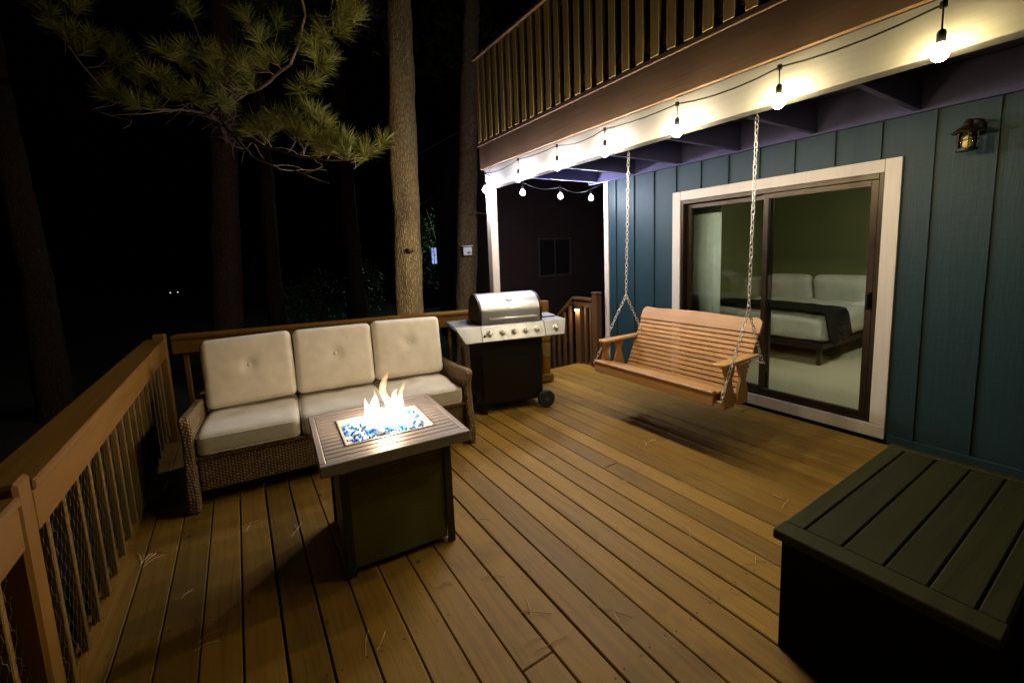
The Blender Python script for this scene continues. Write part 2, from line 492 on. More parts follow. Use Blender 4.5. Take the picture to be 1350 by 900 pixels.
# screw heads are pattern; pine needles scattered on the boards
b = MB()
spots = [[0.9, 1.39], [0.89, 1.26], [0.64, 1.76], [0.85, 1.66], [-0.48, 2.87], [-0.55, 2.78], [0.02, 2.28], [1.97, 0.99], [1.76, 0.96], [1.62, 1.0], [2.35, 1.58], [2.62, 1.17], [0.17, 2.69], [0.99, 2.09], [-0.3, 2.02], [-0.35, 2.4], [1.3, 2.6], [2.0, 1.9], [1.9, 1.3], [0.3, 1.6], [1.2, 1.2], [2.6, 2.2], [1.5, 3.0], [-0.1, 2.85]]
rnd = random.Random(11)
for (sx, sy) in spots:
    for q in range(rnd.choice((1, 2, 2, 3))):
        a = rnd.uniform(0, 2 * PI); L = rnd.uniform(0.05, 0.13); bend = rnd.uniform(-0.6, 0.6)
        p = Vector((sx + rnd.uniform(-.03, .03), sy + rnd.uniform(-.03, .03), 0.0035)); pts = [p.copy()]
        for k in range(5):
            p = p + Vector((math.cos(a), math.sin(a), 0)) * L / 5; a += bend / 5
            pts.append(Vector((p.x, p.y, 0.0035 + 0.004 * math.sin(k * 0.9))))
        b.tube(pts, 0.0016, 4)
tag(b.build('needle_litter', M_litter), 'dry pine needles fallen on the deck boards', kind='stuff')

# ------------------------------------------------------------------ house
house = thing('house', 'blue green board sided house with white trimmed sliding glass door', 'house', (3.975, 1.0, 0))
HX, HY = 3.975, 1.0
def hb(mb, x0, x1, y0, y1, z0, z1, bev=0.0):
    return mb.box(x0 - HX, x1 - HX, y0 - HY, y1 - HY, z0, z1, bev)
# wall: sheathing + raised boards with recessed channels
b = MB()
D0, D1, DZ0, DZ1 = 1.205, 2.895, 0.115, 2.005
hb(b, 3.99, 4.10, D1, 3.99, -1.4, 5.2); hb(b, 3.99, 4.10, -3.0, D0, -1.4, 5.2)
hb(b, 4.1002, 8.2, 3.915, 3.99, -1.4, 5.2); hb(b, 8.0, 8.2, -3.0, 3.9148, -1.4, 5.2); hb(b, 3.99, 4.10, D0, D1, DZ1, 5.2); hb(b, 3.99, 4.10, D0, D1, -1.4, 0.01)
gro = [-2.8 + 0.2855 * k for k in range(24)]
off = 0.94 - min(gro, key=lambda g: abs(g - 0.94))
gro = [g + off for g in gro if g + off < 3.95] + [3.99]
prev = -3.0
for g in gro:
    y0, y1 = prev, min(g - 0.02, 3.93)
    if y1 > y0:
        lo, hi = 1.113, 2.987
        segs = []
        if y0 < lo: segs.append((y0, min(y1, lo), -0.06, 5.2))
        if y1 > hi: segs.append((max(y0, hi), y1, -0.06, 5.2))
        if y1 > lo and y0 < hi: segs.append((max(y0, lo + 0.0005), min(y1, hi - 0.0005), 2.087, 5.2))
        for a, c, z0, z1 in segs: hb(b, 3.975, 3.992, a, c, z0, z1, 0.0)
    prev = g + 0.02
o = b.build('wall', M_siding, house)
b = MB(); hb(b, 3.962, 3.99, 3.935, 4.005, 0.0, 2.36, 0.003); hb(b, 3.992, 4.09, 3.992, 4.01, 0.0, 2.36, 0.003)
b.build('corner_trim', M_whitez, house)
b = MB(); hb(b, 3.957, 3.974, -3.0, 1.10, 0.002, 0.075, 0.003); hb(b, 3.957, 3.974, 3.0, 3.93, 0.002, 0.075, 0.003)
b.build('base_board', M_siding, house)
b = MB()
hb(b, 3.955, 3.99, 1.115, 1.209, 0.135, 2.085, 0.003); hb(b, 3.955, 3.99, 2.891, 2.985, 0.135, 2.085, 0.003)
hb(b, 3.955, 3.99, 1.211, 2.889, 1.995, 2.085, 0.003); hb(b, 3.950, 3.99, 1.115, 2.985, 0.035, 0.132, 0.003)
b.build('door_trim', M_whitez, house)
b = MB()
hb(b, 3.952, 3.975, 1.11, 2.99, 0.003, 0.033); b.build('threshold_board', M_boxd, house)
# door assembly
door = MB()
hb(door, 3.965, 4.08, 1.211, 1.240, 0.135, 1.993, 0.002); hb(door, 3.965, 4.08, 2.860, 2.889, 0.135, 1.993, 0.002)
hb(door, 3.965, 4.08, 1.241, 2.859, 1.955, 1.993, 0.002); hb(door, 3.965, 4.08, 1.241, 2.859, 0.135, 0.160, 0.002)
frame = door.build('door_frame', M_bronze, house)
def panel(name, x0, x1, y0, y1, z0, z1, st, gx):
    b = MB()
    hb(b, x0, x1, y0, y0 + st, z0, z1, 0.003); hb(b, x0, x1, y1 - st, y1, z0, z1, 0.003)
    hb(b, x0, x1, y0 + st, y1 - st, z1 - st, z1, 0.003); hb(b, x0, x1, y0 + st, y1 - st, z0, z0 + st * 0.9, 0.003)
    p = b.build(name, M_bronze, house)
    g = MB(); hb(g, gx - 0.003, gx + 0.003, y0 + st - 0.005, y1 - st + 0.005, z0 + st * 0.9 - 0.005, z1 - st + 0.005)
    g.build('glass', M_glass, p)
    return p
slide = panel('sliding_door', 3.975, 4.005, 1.243, 2.055, 0.163, 1.952, 0.045, 3.99)
fixed = panel('fixed_door', 4.03, 4.06, 2.00, 2.857, 0.163, 1.952, 0.045, 4.045)
b = MB(); hb(b, 3.952, 3.974, 1.250, 1.282, 1.0, 1.13, 0.006); hb(b, 3.935, 3.951, 1.256, 1.276, 1.01, 1.12, 0.006)
b.build('handle', M_black, slide)
# ledger on the wall
b = MB(); hb(b, 3.935, 3.974, -3.0, 4.25, 2.35, 2.60, 0.003); b.build('ledger_board', M_joist, house)

# bedroom behind the glass
def struct(name, mb, mat, label): return tag(mb.build(name, mat), label, kind='structure')
b = MB(); b.box(4.10, 8.0, -0.5, 3.90, -0.05, 0.03); struct('carpet_floor', b, M_carpet, 'cream bedroom carpet behind the glass door')
b = MB(); b.box(7.85, 7.97, -0.5, 3.88, 0.032, 2.45); b.box(4.101, 7.848, -0.65, -0.502, 0.032, 2.45); b.box(4.101, 7.97, 3.882, 3.91, 0.032, 2.45)
struct('room_wall', b, M_room, 'olive bedroom wall behind the bed')
b = MB(); b.box(4.101, 7.97, -0.65, 3.91, 2.453, 2.55); struct('ceiling', b, M_linen, 'bedroom ceiling')

def rbox(mb, x0, x1, y0, y1, z0, z1, r, n=10, crown=0.0, wob=0.0, seed=0, dents=(), M=None):
    t = bmesh.new()
    bmesh.ops.create_cube(t, size=2)
    bmesh.ops.subdivide_edges(t, edges=t.edges[:], cuts=n, use_grid_fill=True)
    h = Vector(((x1 - x0) / 2, (y1 - y0) / 2, (z1 - z0) / 2)); c = Vector(((x0 + x1) / 2, (y0 + y1) / 2, (z0 + z1) / 2))
    # denser near the edges
    for v in t.verts:
        u = Vector([math.copysign(abs(a) ** 0.75, a) if abs(a) < 1 else a for a in v.co])
        p = Vector((u.x * h.x, u.y * h.y, u.z * h.z))
        rr = [min(r, 0.95 * q) for q in h]
        q = Vector([max(-(h[k] - rr[k]), min(h[k] - rr[k], p[k])) for k in range(3)])
        d = p - q
        if d.length > 1e-9:
            nn = Vector([d[k] / rr[k] for k in range(3)])
            ln = nn.length
            nn /= max(ln, 1e-9)
            p = q + Vector([nn[k] * rr[k] * min(1, max(abs(d[j]) / rr[j] for j in range(3))) for k in range(3)])
        k = min(h)
        ax = list(h).index(k)
        o1, o2 = [a for a in range(3) if a != ax]
        fall = max(0, 1 - (p[o1] / h[o1]) ** 2) * max(0, 1 - (p[o2] / h[o2]) ** 2)
        p[ax] *= 1 + crown * fall ** 0.6
        for (du, dv, dr, dd) in dents:
            dist = math.hypot(p[o1] - du, p[o2] - dv)
            if p[ax] < 0:
                if dv > 0: p[ax] += 0.007 * math.exp(-(du - p[o1]) ** 2 / 0.00012) * min(1, max(0, (p[o2] - dv) / 0.04 + 0.5))
            if p[ax] * (1 if dd > 0 else -1) < 0: 
                p[ax] += abs(dd) * math.exp(-(dist / dr) ** 2) * (1 if dd > 0 else -1)
        if wob:
            w_ = noise.noise(Vector((p.x * 5 + seed * 7.3, p.y * 5, p.z * 5 + seed))) * wob + noise.noise(Vector((p.x * 14 + seed, p.y * 14, p.z * 14))) * wob * 0.4
            p[ax] += w_ * fall ** 0.4
            p[o1] += noise.noise(Vector((p.y * 4, p.z * 4, seed + p.x * 4))) * wob * 0.5
        v.co = c + p
    if M is not None: bmesh.ops.transform(t, matrix=M, verts=t.verts)
    mb.join(t)

# bed
bed = thing('bed', 'queen bed on a black platform frame with white duvet inside bedroom', 'bed', (5.78, 2.25, 0.03))
b = MB(); b.box(0, 2.0, 0.0, 1.65, 0.20, 0.27, 0.006); b.build('bed_frame', M_black, bed)
for (lx, ly) in ((0.06, 0.06), (0.06, 1.55), (1.9, 0.06), (1.9, 1.55)):
    b = MB(); b.box(lx - 0.022, lx + 0.022, ly - 0.022, ly + 0.022, 0.0, 0.198); b.build('leg', M_black, bed)
b = MB(); rbox(b, 0.02, 1.98, -0.02, 1.66, 0.272, 0.60, 0.10, 14, 0.10, 0.05, 3); b.build('duvet', M_linen, bed, smooth=True)
for k, (y0, y1, lab) in enumerate(((2.32, 3.04, 'plump white bed pillow nearer the door handle'), (3.06, 3.78, 'plump white bed pillow beside the middle door stile'))):
    b = MB()
    Mx = Matrix.Translation((7.45, (y0 + y1) / 2, 0.80)) @ Matrix.Rotation(R(-22), 4, 'Y')
    rbox(b, -0.09, 0.09, -0.36, 0.36, -0.23, 0.23, 0.09, 10, 0.55, 0.02, k + 5, M=Mx)
    tag(b.build('pillow', M_linen, smooth=True), lab, 'pillow', 'white pillows on the bed')
# throw blanket draped over the foot of the bed
b = MB()
nu, nv = 26, 34
g = []
for i in range(nu + 1):
    row = []
    for j in range(nv + 1):
        px = 5.86 + 0.62 * i / nu + 0.25 * (j / nv - 0.5) * 0.6
        t = j / nv
        y = 1.98 + t * 2.03
        e = min(y - 2.20, 3.95 - y)
        base = 0.685 - 0.05 * abs(t - 0.5)
        z = base + 0.012 * noise.noise(Vector((px * 6, y * 6, 2)))
        if e < 0.06:
            d = (0.06 - e)
            y = y + (d * 0.75 if t < 0.5 else -d * 0.75)
            z = base - d * 1.25 + 0.02 * math.sin(px * 22) * min(1, d * 8)
        row.append(b.bm.verts.new((px, y, z)))
    g.append(row)
for i in range(nu):
    for j in range(nv):
        b.bm.faces.new((g[i][j], g[i + 1][j], g[i + 1][j + 1], g[i][j + 1]))
o = b.build('throw_blanket', M_throw, smooth=True); tag(o, 'black throw blanket across the foot of the white bed', 'blanket')
sm = o.modifiers.new('solid', 'SOLIDIFY'); sm.thickness = 0.018; sm.offset = 1
# curtain at the fixed pane
b = MB()
n = 60; ya, yb = 2.63, 3.25
top = []; bot = []
for i in range(n + 1):
    y = ya + (yb - ya) * i / n; xx = 4.28 + 0.003 * math.sin(i * 0.9) + 0.002 * math.sin(i * 0.37 + 1)
    top.append(b.bm.verts.new((xx, y, 2.2))); bot.append(b.bm.verts.new((xx + 0.004 * math.sin(i), y, 0.05)))
for i in range(n): b.bm.faces.new((top[i], top[i + 1], bot[i + 1], bot[i]))
o = b.build('curtain', M_curtain, smooth=True); tag(o, 'pale curtain gathered at the side of the fixed glass door', 'curtain')
sm = o.modifiers.new('solid', 'SOLIDIFY'); sm.thickness = 0.004

M_rl = emit('added bedroom lamp glow', (1.0, 0.92, 0.70), 75.0)  # ceiling lamp added out of view to brighten the bedroom
rl = thing('added_ceiling_lamp', 'unseen round ceiling lamp added to brighten the bedroom', 'lamp', (5.6, 1.3, 2.36))
b = MB(); b.lathe([(0.17, 0.075), (0.175, 0.09)], 24); b.build('lamp_base', M_bronze, rl)
b = MB(); b.lathe([(0.02, 0.0), (0.10, 0.012), (0.155, 0.045), (0.165, 0.074)], 24); b.build('lamp_shade', M_rl, rl, smooth=True)
# wall lantern
lan = thing('wall_lantern', 'small unlit bronze wall lantern with caged amber glass', 'lantern', (3.85, 0.785, 2.04))
b = MB(); b.lathe([(0.05, 0.0), (0.05, 0.014)], 20); b.build('lantern_base', M_black, lan)
M_amber = glass_mat('amber glass', (0.97, 0.84, 0.55), 1.5, 1.3)
b = MB(); b.lathe([(0.038, 0.016), (0.044, 0.03), (0.044, 0.09), (0.036, 0.104)], 20); smooth_by_angle(b.build('lantern_glass', M_amber, lan))
M_bulboff = plain('frosted lamp', (0.9, 0.86, 0.75), 0.3)
b = MB(); b.lathe([(0.010, 0.018), (0.020, 0.03), (0.020, 0.075), (0.006, 0.092)], 12); b.build('lamp', M_bulboff, lan, smooth=True)
b = MB()
for k in range(6):
    a = k * PI / 3 + 0.3
    b.tube([(0.048 * math.cos(a), 0.048 * math.sin(a), 0.01), (0.049 * math.cos(a), 0.049 * math.sin(a), 0.108)], 0.0028, 6)
b.tube([(0.05 * math.cos(k * PI / 12), 0.05 * math.sin(k * PI / 12), 0.062) for k in range(24)], 0.0028, 6, closed=True)
b.build('cage', M_black, lan)
b = MB(); b.lathe([(0.072, 0.108), (0.075, 0.114), (0.05, 0.135), (0.022, 0.15), (0.02, 0.175), (0.012, 0.185), (0.004, 0.19)], 24); smooth_by_angle(b.build('lantern_cap', M_bronze, lan))
b = MB(); b.lathe([(0.055, -0.0), (0.055, 0.015), (0.045, 0.022)], 20, Matrix.Translation((0.123, 0, 0.15)) @ Matrix.Rotation(R(-90), 4, 'Y'))
b.tube([(0.105, 0, 0.15), (0.06, 0, 0.175), (0.02, 0, 0.168)], 0.009, 8); b.build('wall_bracket', M_black, lan)

# ------------------------------------------------------------------ balcony over the deck
balc = thing('balcony', 'upper balcony with brown picket railing, white beam and white post', 'balcony', (2.44, 4.25, 0))
BX, BY = 2.44, 4.25
def bb_(mb, x0, x1, y0, y1, z0, z1, bev=0.0): return mb.box(x0 - BX, x1 - BX, y0 - BY, y1 - BY, z0, z1, bev)
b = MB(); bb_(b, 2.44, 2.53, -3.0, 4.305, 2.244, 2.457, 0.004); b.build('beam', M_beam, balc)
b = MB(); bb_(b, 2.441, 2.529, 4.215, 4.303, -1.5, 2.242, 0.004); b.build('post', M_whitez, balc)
b = MB(); bb_(b, 2.415, 2.455, -3.0, 4.36, 2.459, 2.705, 0.003); bb_(b, 2.457, 3.97, 4.32, 4.36, 2.459, 2.705, 0.003); b.build('fascia', M_fascia, balc)
b = MB(); bb_(b, 2.402, 3.97, -3.0, 4.385, 2.708, 2.742, 0.004); b.build('balcony_floor', M_fascia, balc)
for k in range(12):
    y = 4.10 - 0.61 * k
    b = MB(); bb_(b, 2.532, 3.933, y - 0.02, y + 0.02, 2.362, 2.600, 0.003); b.build('joist', M_joist, balc)
b = MB(); bb_(b, 2.458, 3.932, -3.0, 4.318, 2.603, 2.700); b.build('ceiling_board', M_joist, balc)
# upper railing
RY = 0.124
ys = [4.31 - RY * k for k in range(52)]
for y in ys:
    b = MB(); bb_(b, 2.398, 2.431, y - 0.033, y + 0.033, 2.745, 3.60, 0.003); b.build('baluster', M_upper, balc)
b = MB(); bb_(b, 2.375, 2.50, -3.0, 4.38, 3.602, 3.64, 0.005); bb_(b, 2.432, 2.47, -3.0, 4.33, 3.50, 3.60, 0.004); bb_(b, 2.432, 2.47, -3.0, 4.33, 2.80, 2.89, 0.004)
b.build('rail_cap', M_fascia, balc)
for k in range(11):
    x0 = 2.56 + RY * k
    b = MB(); bb_(b, x0 - 0.02, x0 + 0.02, 4.33, 4.365, 2.745, 3.60, 0.003); b.build('baluster', M_upper, balc)
b = MB(); bb_(b, 2.502, 3.97, 4.29, 4.385, 3.602, 3.64, 0.005); b.build('end_rail', M_fascia, balc)

# ------------------------------------------------------------------ string lights
strl = thing('string_lights', 'black cord of glowing round bulbs along the white beam and across the porch end', 'string lights', (2.40, 4.15, 2.4))
SX, SY, SZ = 2.40, 4.15, 2.4
pts_b = [(2.395, 0.585, 2.247, 2.412), (2.395, 1.181, 2.243, 2.398), (2.395, 1.778, 2.244, 2.398), (2.395, 2.401, 2.252, 2.405), (2.395, 2.966, 2.252, 2.412), (2.395, 3.564, 2.250, 2.415), (2.395, 4.175, 2.235, 2.40), (2.90, 4.24, 2.225, 2.335), (3.46, 4.235, 2.205, 2.31), (3.935, 4.20, 2.195, 2.30)]
cols = [(1, .78, .34), (1, .79, .40), (1, .81, .50), (1, .84, .62), (1, .86, .74), (1, .88, .86), (.96, .88, .98), (.86, .83, 1.0), (.82, .84, 1.0), (.76, .86, 1.0)]
pw_b = [0.26, 0.54, 0.90, 1, 1, 1.05, 1.05, 0.9, 1.0, 1.25]
cord = [(2.372, 0.52, 2.62), (2.368, 0.535, 2.50), (2.368, 0.555, 2.44)]
pts_b = [((2.368, y * 0.988 if k < 6 else y, 1.53 + (zb - 1.53) * 0.988, zw - 0.008) if k < 7 else (x, y, zb, zw)) for k, (x, y, zb, zw) in enumerate(pts_b)]
for k, (x, y, zb, zw) in enumerate(pts_b):
    cord.append((x, y, zw))
    if k + 1 < len(pts_b):
        n2 = pts_b[k + 1]
        for q in (0.2, 0.4, 0.6, 0.8):
            s_g = (0.022 if k < 6 else 0.05) * 4 * q * (1 - q) * (1.0 + 0.5 * math.sin(k * 2.7))
            cord.append((x + (n2[0] - x) * q, y + (n2[1] - y) * q, zw + (n2[3] - zw) * q - s_g))
cord.append((3.955, 4.02, 2.33))
b = MB(); b.tube([Vector(p) - Vector((SX, SY, SZ)) for p in cord], 0.0045, 6); b.build('cord', M_cord, strl, smooth=True)
E_BULB = 1150.0
for k, (x, y, zb, zw) in enumerate(pts_b):
    L = Vector((x - SX, y - SY, zb - SZ)); top = zw - SZ
    b = MB()
    b.tube([(L.x, L.y, top + 0.006), (L.x + 0.002, L.y + 0.001, (top + L.z) / 2 + 0.03), (L.x, L.y, L.z + 0.072)], 0.003, 6)
    b.lathe([(0.007, 0.075), (0.012, 0.070), (0.0145, 0.062), (0.0145, 0.032), (0.0125, 0.027)], 14, Matrix.Translation(L))
    b.lathe([(0.012, top - L.z + 0.01), (0.012, top - L.z - 0.012)], 8, Matrix.Translation(L))
    skt = smooth_by_angle(b.build('socket', M_cord, strl))
    bm_ = emit('bulb glow', cols[k], E_BULB * pw_b[k])
    b = MB(); b.lathe([(0.010, 0.027), (0.014, 0.02), (0.025, 0.004), (0.029, -0.010), (0.025, -0.028), (0.014, -0.039), (0.003, -0.043)], 12, Matrix.Translation(L))
    b.build('bulb', bm_, skt, smooth=True)

# ------------------------------------------------------------------ deck railings
lr = thing('deck_railing', 'low brown deck railing with wire netting beside the dark drop', 'railing', (-0.62, 1.7, 0))
def lb(mb, x0, x1, y0, y1, z0, z1, bev=0.0): return mb.box(x0 + 0.62, x1 + 0.62, y0 - 1.7, y1 - 1.7, z0, z1, bev)
posts_y = [-0.4, 1.72, 4.68]
for y in posts_y:
    b = MB(); lb(b, -0.655, -0.562, y - 0.046, y + 0.046, -0.2, 0.955, 0.010); b.build('post', M_railz, lr)
for y0, y1 in zip(posts_y, posts_y[1:]):
    b = MB(); lb(b, -0.70, -0.556, y0 + 0.05, y1 - 0.05, 0.893, 0.925, 0.006); b.build('rail_cap', M_rail, lr)
    b = MB(); lb(b, -0.602, -0.564, y0 + 0.048, y1 - 0.048, 0.765, 0.892, 0.005); b.build('rail_board', M_rail, lr)
    b = MB(); lb(b, -0.668, -0.632, y0 + 0.048, y1 - 0.048, 0.002, 0.075, 0.005); b.build('toe_board', M_rail, lr)
    nb = int((y1 - y0 - 0.12) / 0.15)
    for k in range(nb):
        y = y0 + 0.12 + k * (y1 - y0 - 0.2) / (nb - 1) if nb > 1 else y0
        b = MB(); lb(b, -0.640, -0.614, y - 0.013, y + 0.013, 0.076, 0.892, 0.003)
        b.build('baluster', M_balus, lr)
# wire netting
b = MB()
cw, ch = 0.046, 0.056
y0, y1, z0, z1 = -0.34, 4.62, 0.08, 0.78
row = 0; z = z0
while z < z1:
    y = y0 + (cw / 2 if row % 2 else 0)
    while y < y1:
        j = lambda: random.uniform(-0.0015, 0.0015)
        a = Vector((0.012 + j(), y - 1.7 + j(), z)); c = Vector((0.012 + j(), y + cw / 2 - 1.7, z + ch * 0.38 + j())); d = Vector((0.012 + j(), y - cw / 2 - 1.7, z + ch * 0.38 + j())); e = Vector((0.012 + j(), y - 1.7 + j(), z - ch * 0.38))
        for p, q in ((a, c), (a, d), (a, e)):
            dv = (q - p).normalized(); s1 = dv.cross(Vector((1, 0, 0))) * 0.0006; s2 = Vector((0.0006, 0, 0))
            v1 = [b.bm.verts.new(p + t) for t in (s1, s2 - s1 * 0.5, -s2 - s1 * 0.5)]; v2 = [b.bm.verts.new(q + t) for t in (s1, s2 - s1 * 0.5, -s2 - s1 * 0.5)]
            for k in range(3): b.bm.faces.new((v1[k], v1[(k + 1) % 3], v2[(k + 1) % 3], v2[k]))
        y += cw
    z += ch * 0.76; row += 1
b.build('wire_netting', M_wire, lr, recalc=False)

ang = math.atan(-0.2095); LB = math.hypot(3.50, 3.50 * 0.2095)
br = thing('deck_railing', 'brown deck railing running behind the sofa and grill', 'railing', (-0.55, rail_y(-0.55), 0), ang)
b = MB(); b.box(0.02, LB - 0.02, -0.045, 0.10, 0.888, 0.922, 0.006); b.build('rail_cap', M_railx, br)
b = MB(); b.box(0.02, LB - 0.02, -0.034, 0.004, 0.765, 0.886, 0.005); b.build('rail_board', M_railx, br)
b = MB(); b.box(0.02, LB - 0.05, 0.012, 0.05, 0.06, 0.10, 0.004); b.build('toe_board', M_railx, br)
for k in range(25):
    x = 0.1 + k * 0.14
    if x < LB - 0.08:
        b = MB(); b.box(x - 0.017, x + 0.017, 0.012, 0.047, 0.102, 0.885, 0.003); b.build('baluster', M_railz, br)
b = MB(); b.box(LB - 0.02, LB + 0.07, -0.05, 0.04, -0.2, 0.96, 0.006)
b.build('post', M_railz, br)
for z0, z1, w_ in ((0.02, 0.10, 0.03), (0.30, 0.46, 0.006), (0.50, 0.62, 0.008)):
    b = MB(); b.box(LB - 0.02 - w_, LB + 0.07 + w_, -0.052 - w_, 0.042 + w_, z0, z1, 0.006)
    b.build('post_block', M_balus, br)

# stair rail at the far corner
sr = thing('stair_railing', 'dark brown stair railing with a lit post beside the house corner', 'railing', (3.86, 4.05, 0))
b = MB(); b.box(-0.05, 0.05, -0.045, 0.045, -0.3, 0.955, 0.008); b.box(-0.056, 0.056, -0.051, 0.051, 0.957, 0.985, 0.008); b.build('post', M_stair, sr)
b = MB(); b.box(-0.055, 0.045, 0.048, 0.42, 0.865, 0.90, 0.006)
b.prism([(0.422, 0.865), (0.422, 0.90), (2.0, -0.38), (2.0, -0.415)], 'x', -0.055, 0.045)
b.box(-0.025, 0.02, 0.048, 0.42, 0.775, 0.862, 0.004); b.build('rail_cap', M_stair, sr)
b = MB(); b.box(-0.045, 0.045, 0.27, 0.37, -0.5, 0.773, 0.006); b.build('post', M_stair, sr)
for k in range(2):
    y = 0.10 + 0.10 * k
    b = MB(); b.box(-0.02, 0.02, y - 0.02, y + 0.02, -0.05, 0.773, 0.003); b.build('baluster', M_stair, sr)
for k in range(10):
    y = 0.52 + 0.13 * k
    b = MB(); b.box(-0.02, 0.02, y - 0.02, y + 0.02, -0.2 - 0.81 * (y - 0.42), 0.85 - 0.81 * (y - 0.42), 0.003); b.build('baluster', M_stair, sr)
# stair light
sl = thing('step_light', 'small warm downlight glowing on the stair rail post', 'light', (3.795, 4.375, 0.735))
M_step = emit('step light glow', (1.0, 0.74, 0.42), 500)
b = MB(); b.lathe([(0.028, 0.0), (0.03, 0.012), (0.02, 0.03), (0.006, 0.034)], 16); b.build('lamp_cap', M_bronze, sl, smooth=True)
b = MB(); b.lathe([(0.022, -0.008), (0.022, -0.0005)], 14); b.build('lamp', M_step, sl)
# stairs going down
b = MB()
for k in range(6):
    b.box(3.0, 3.82, 4.40 + 0.26 * k, 4.65 + 0.26 * k, -0.24 - 0.2 * k, -0.2 - 0.2 * k, 0.004)
tag(b.build('steps', M_stair), 'wooden steps going down from the deck end', kind='structure')

# ------------------------------------------------------------------ porch swing
O = Vector((2.95, 2.29, 0.40))
sw = thing('porch_swing', 'orange brown slatted wooden porch swing hanging on chains', 'swing', O)
YL, YR = 2.875, 1.70
def L_(p): return Vector(p) - O
def swb(mb, x0, x1, y0, y1, z0, z1, bev=0.004, M=None):
    t = Matrix.Translation(-O)
    return mb.box(x0, x1, y0, y1, z0, z1, bev, t if M is None else t @ M)
b = MB()
swb(b, 2.70, 2.722, YR, YL, 0.415, 0.495)          # front apron
for k in range(7):
    x = 2.695 + k * 0.062; z = 0.497 - 0.105 * (k / 6) ** 1.15
    swb(b, x, x + 0.055, YR, YL, z, z + 0.02, 0.005)
for y in (YR + 0.03, (YL + YR) / 2, YL - 0.06):
    b.prism([(2.724, 0.42), (2.724, 0.49), (2.80, 0.482), (3.14, 0.385), (3.14, 0.335)], 'y', y, y + 0.035, 0.003, Matrix.Translation(-O))
b.build('seat', M_swing, sw)
b = MB()
A = Vector((3.115, 0, 0.405)); B = Vector((3.385, 0, 0.945)); dv = (B - A); Ltot = dv.length; dv.normalize(); nx = Vector((dv.z, 0, -dv.x))
nsl = 12; top_w = 0.125; sw_ = (Ltot - top_w) / nsl
angb = math.atan2(dv.x, dv.z)
inset = lambda s: 0.03 + 0.035 * s
for k in range(nsl):
    s0 = k * sw_; s1 = s0 + sw_ - 0.007
    Mx = Matrix.Translation(A) @ Matrix.Rotation(angb, 4, 'Y')
    e = 0.02 + 0.03 * (1 - k / nsl) * 0.3
    swb(b, -0.019 + 0.0, 0.0, YR + e, YL - e, s0, s1, 0.004, Mx)
# top board with rounded ears
poly = []
yy0, yy1 = YR + 0.012, YL - 0.012
z0, z1 = nsl * sw_, Ltot
poly.append((yy0, z0)); poly.append((yy0, z1 - 0.05))
for q in range(1, 7):
    a = q / 6 * PI / 2; poly.append((yy0 + 0.05 * (1 - math.cos(a)), z1 - 0.05 + 0.05 * math.sin(a)))
for q in range(1, 12):
    t = q / 12; poly.append((yy0 + 0.08 + (yy1 - yy0 - 0.16) * t, z1 - 0.012 + 0.016 * math.sin(t * PI)))
for q in range(0, 6):
    a = q / 6 * PI / 2; poly.append((yy1 - 0.05 * (1 - math.sin(a)), z1 - 0.05 + 0.05 * math.cos(a)))
poly.append((yy1, z1 - 0.05)); poly.append((yy1, z0))
b.prism(poly, 'x', -0.022, 0.0, 0.003, Matrix.Translation(-O) @ Matrix.Translation(A) @ Matrix.Rotation(angb, 4, 'Y'))
for y in (YR + 0.09, (YL + YR) / 2, YL - 0.13):
    swb(b, 0.001, 0.03, y, y + 0.045, -0.05, Ltot - 0.03, 0.003, Matrix.Translation(A) @ Matrix.Rotation(angb, 4, 'Y'))
b.build('backrest', M_swing, sw)
for side, ye in ((1, YL), (-1, YR)):
    b = MB()
    y0, y1 = (ye - 0.065, ye + 0.03) if side > 0 else (ye - 0.03, ye + 0.065)
    po = [(2.775, y0 + 0.02), (2.79, y0), (2.84, y0), (3.28, y0 + 0.02), (3.28, y1 - 0.01), (2.84, y1), (2.79, y1), (2.775, y1 - 0.02)]
    b.prism(po, 'z', 0.672, 0.694, 0.004, Matrix.Translation(-O)); b.build('armrest', M_swingx, sw)
    for xc in (2.86, 3.035):
        w0 = [(0.0, 0.062), (0.03, 0.062), (0.07, 0.050), (0.11, 0.034), (0.14, 0.030), (0.17, 0.036), (0.205, 0.055), (0.245, 0.066)]
        po = [(xc - w, 0.425 + z) for z, w in w0] + [(xc + w, 0.425 + z) for z, w in w0[::-1]]
        po = [(x, z + (-0.06 if k in (0, len(po) - 1) else 0)) for k, (x, z) in enumerate(po)]
        b = MB(); yy = (ye - 0.028, ye - 0.001) if side > 0 else (ye + 0.001, ye + 0.028)
        if side > 0: yy = (ye - 0.05, ye - 0.024)
        if side < 0: yy = (ye + 0.024, ye + 0.05)
        yy = (ye + 0.002, ye + 0.028) if side > 0 else (ye - 0.028, ye - 0.002)
        b.prism(po, 'y', yy[0], yy[1], 0.003, Matrix.Translation(-O)); b.build('arm_support', M_swing, sw)
def chain(mb, p, q, pitch=0.036, r=0.0028, lw=0.0105, ll=0.0235):
    p, q = Vector(p), Vector(q); d = q - p; n = max(2, int(d.length / pitch)); st = d / n; dn_ = d.normalized()
    a = dn_.cross(Vector((0.31, 0.83, 0.1))).normalized(); c = dn_.cross(a)
    for k in range(n):
        ctr = p + st * (k + 0.5); u = a if k % 2 == 0 else c
        u = (u + 0.25 * (c if k % 2 == 0 else a) * math.sin(k * 1.7)).normalized()
        ps = []
        for t in range(12):
            th = t * 2 * PI / 12
            ps.append(ctr + u * lw * math.cos(th) + dn_ * ll * math.copysign(abs(math.sin(th)) ** 0.8, math.sin(th)))
        mb.tube([x - O for x in ps], r, 5, closed=True)
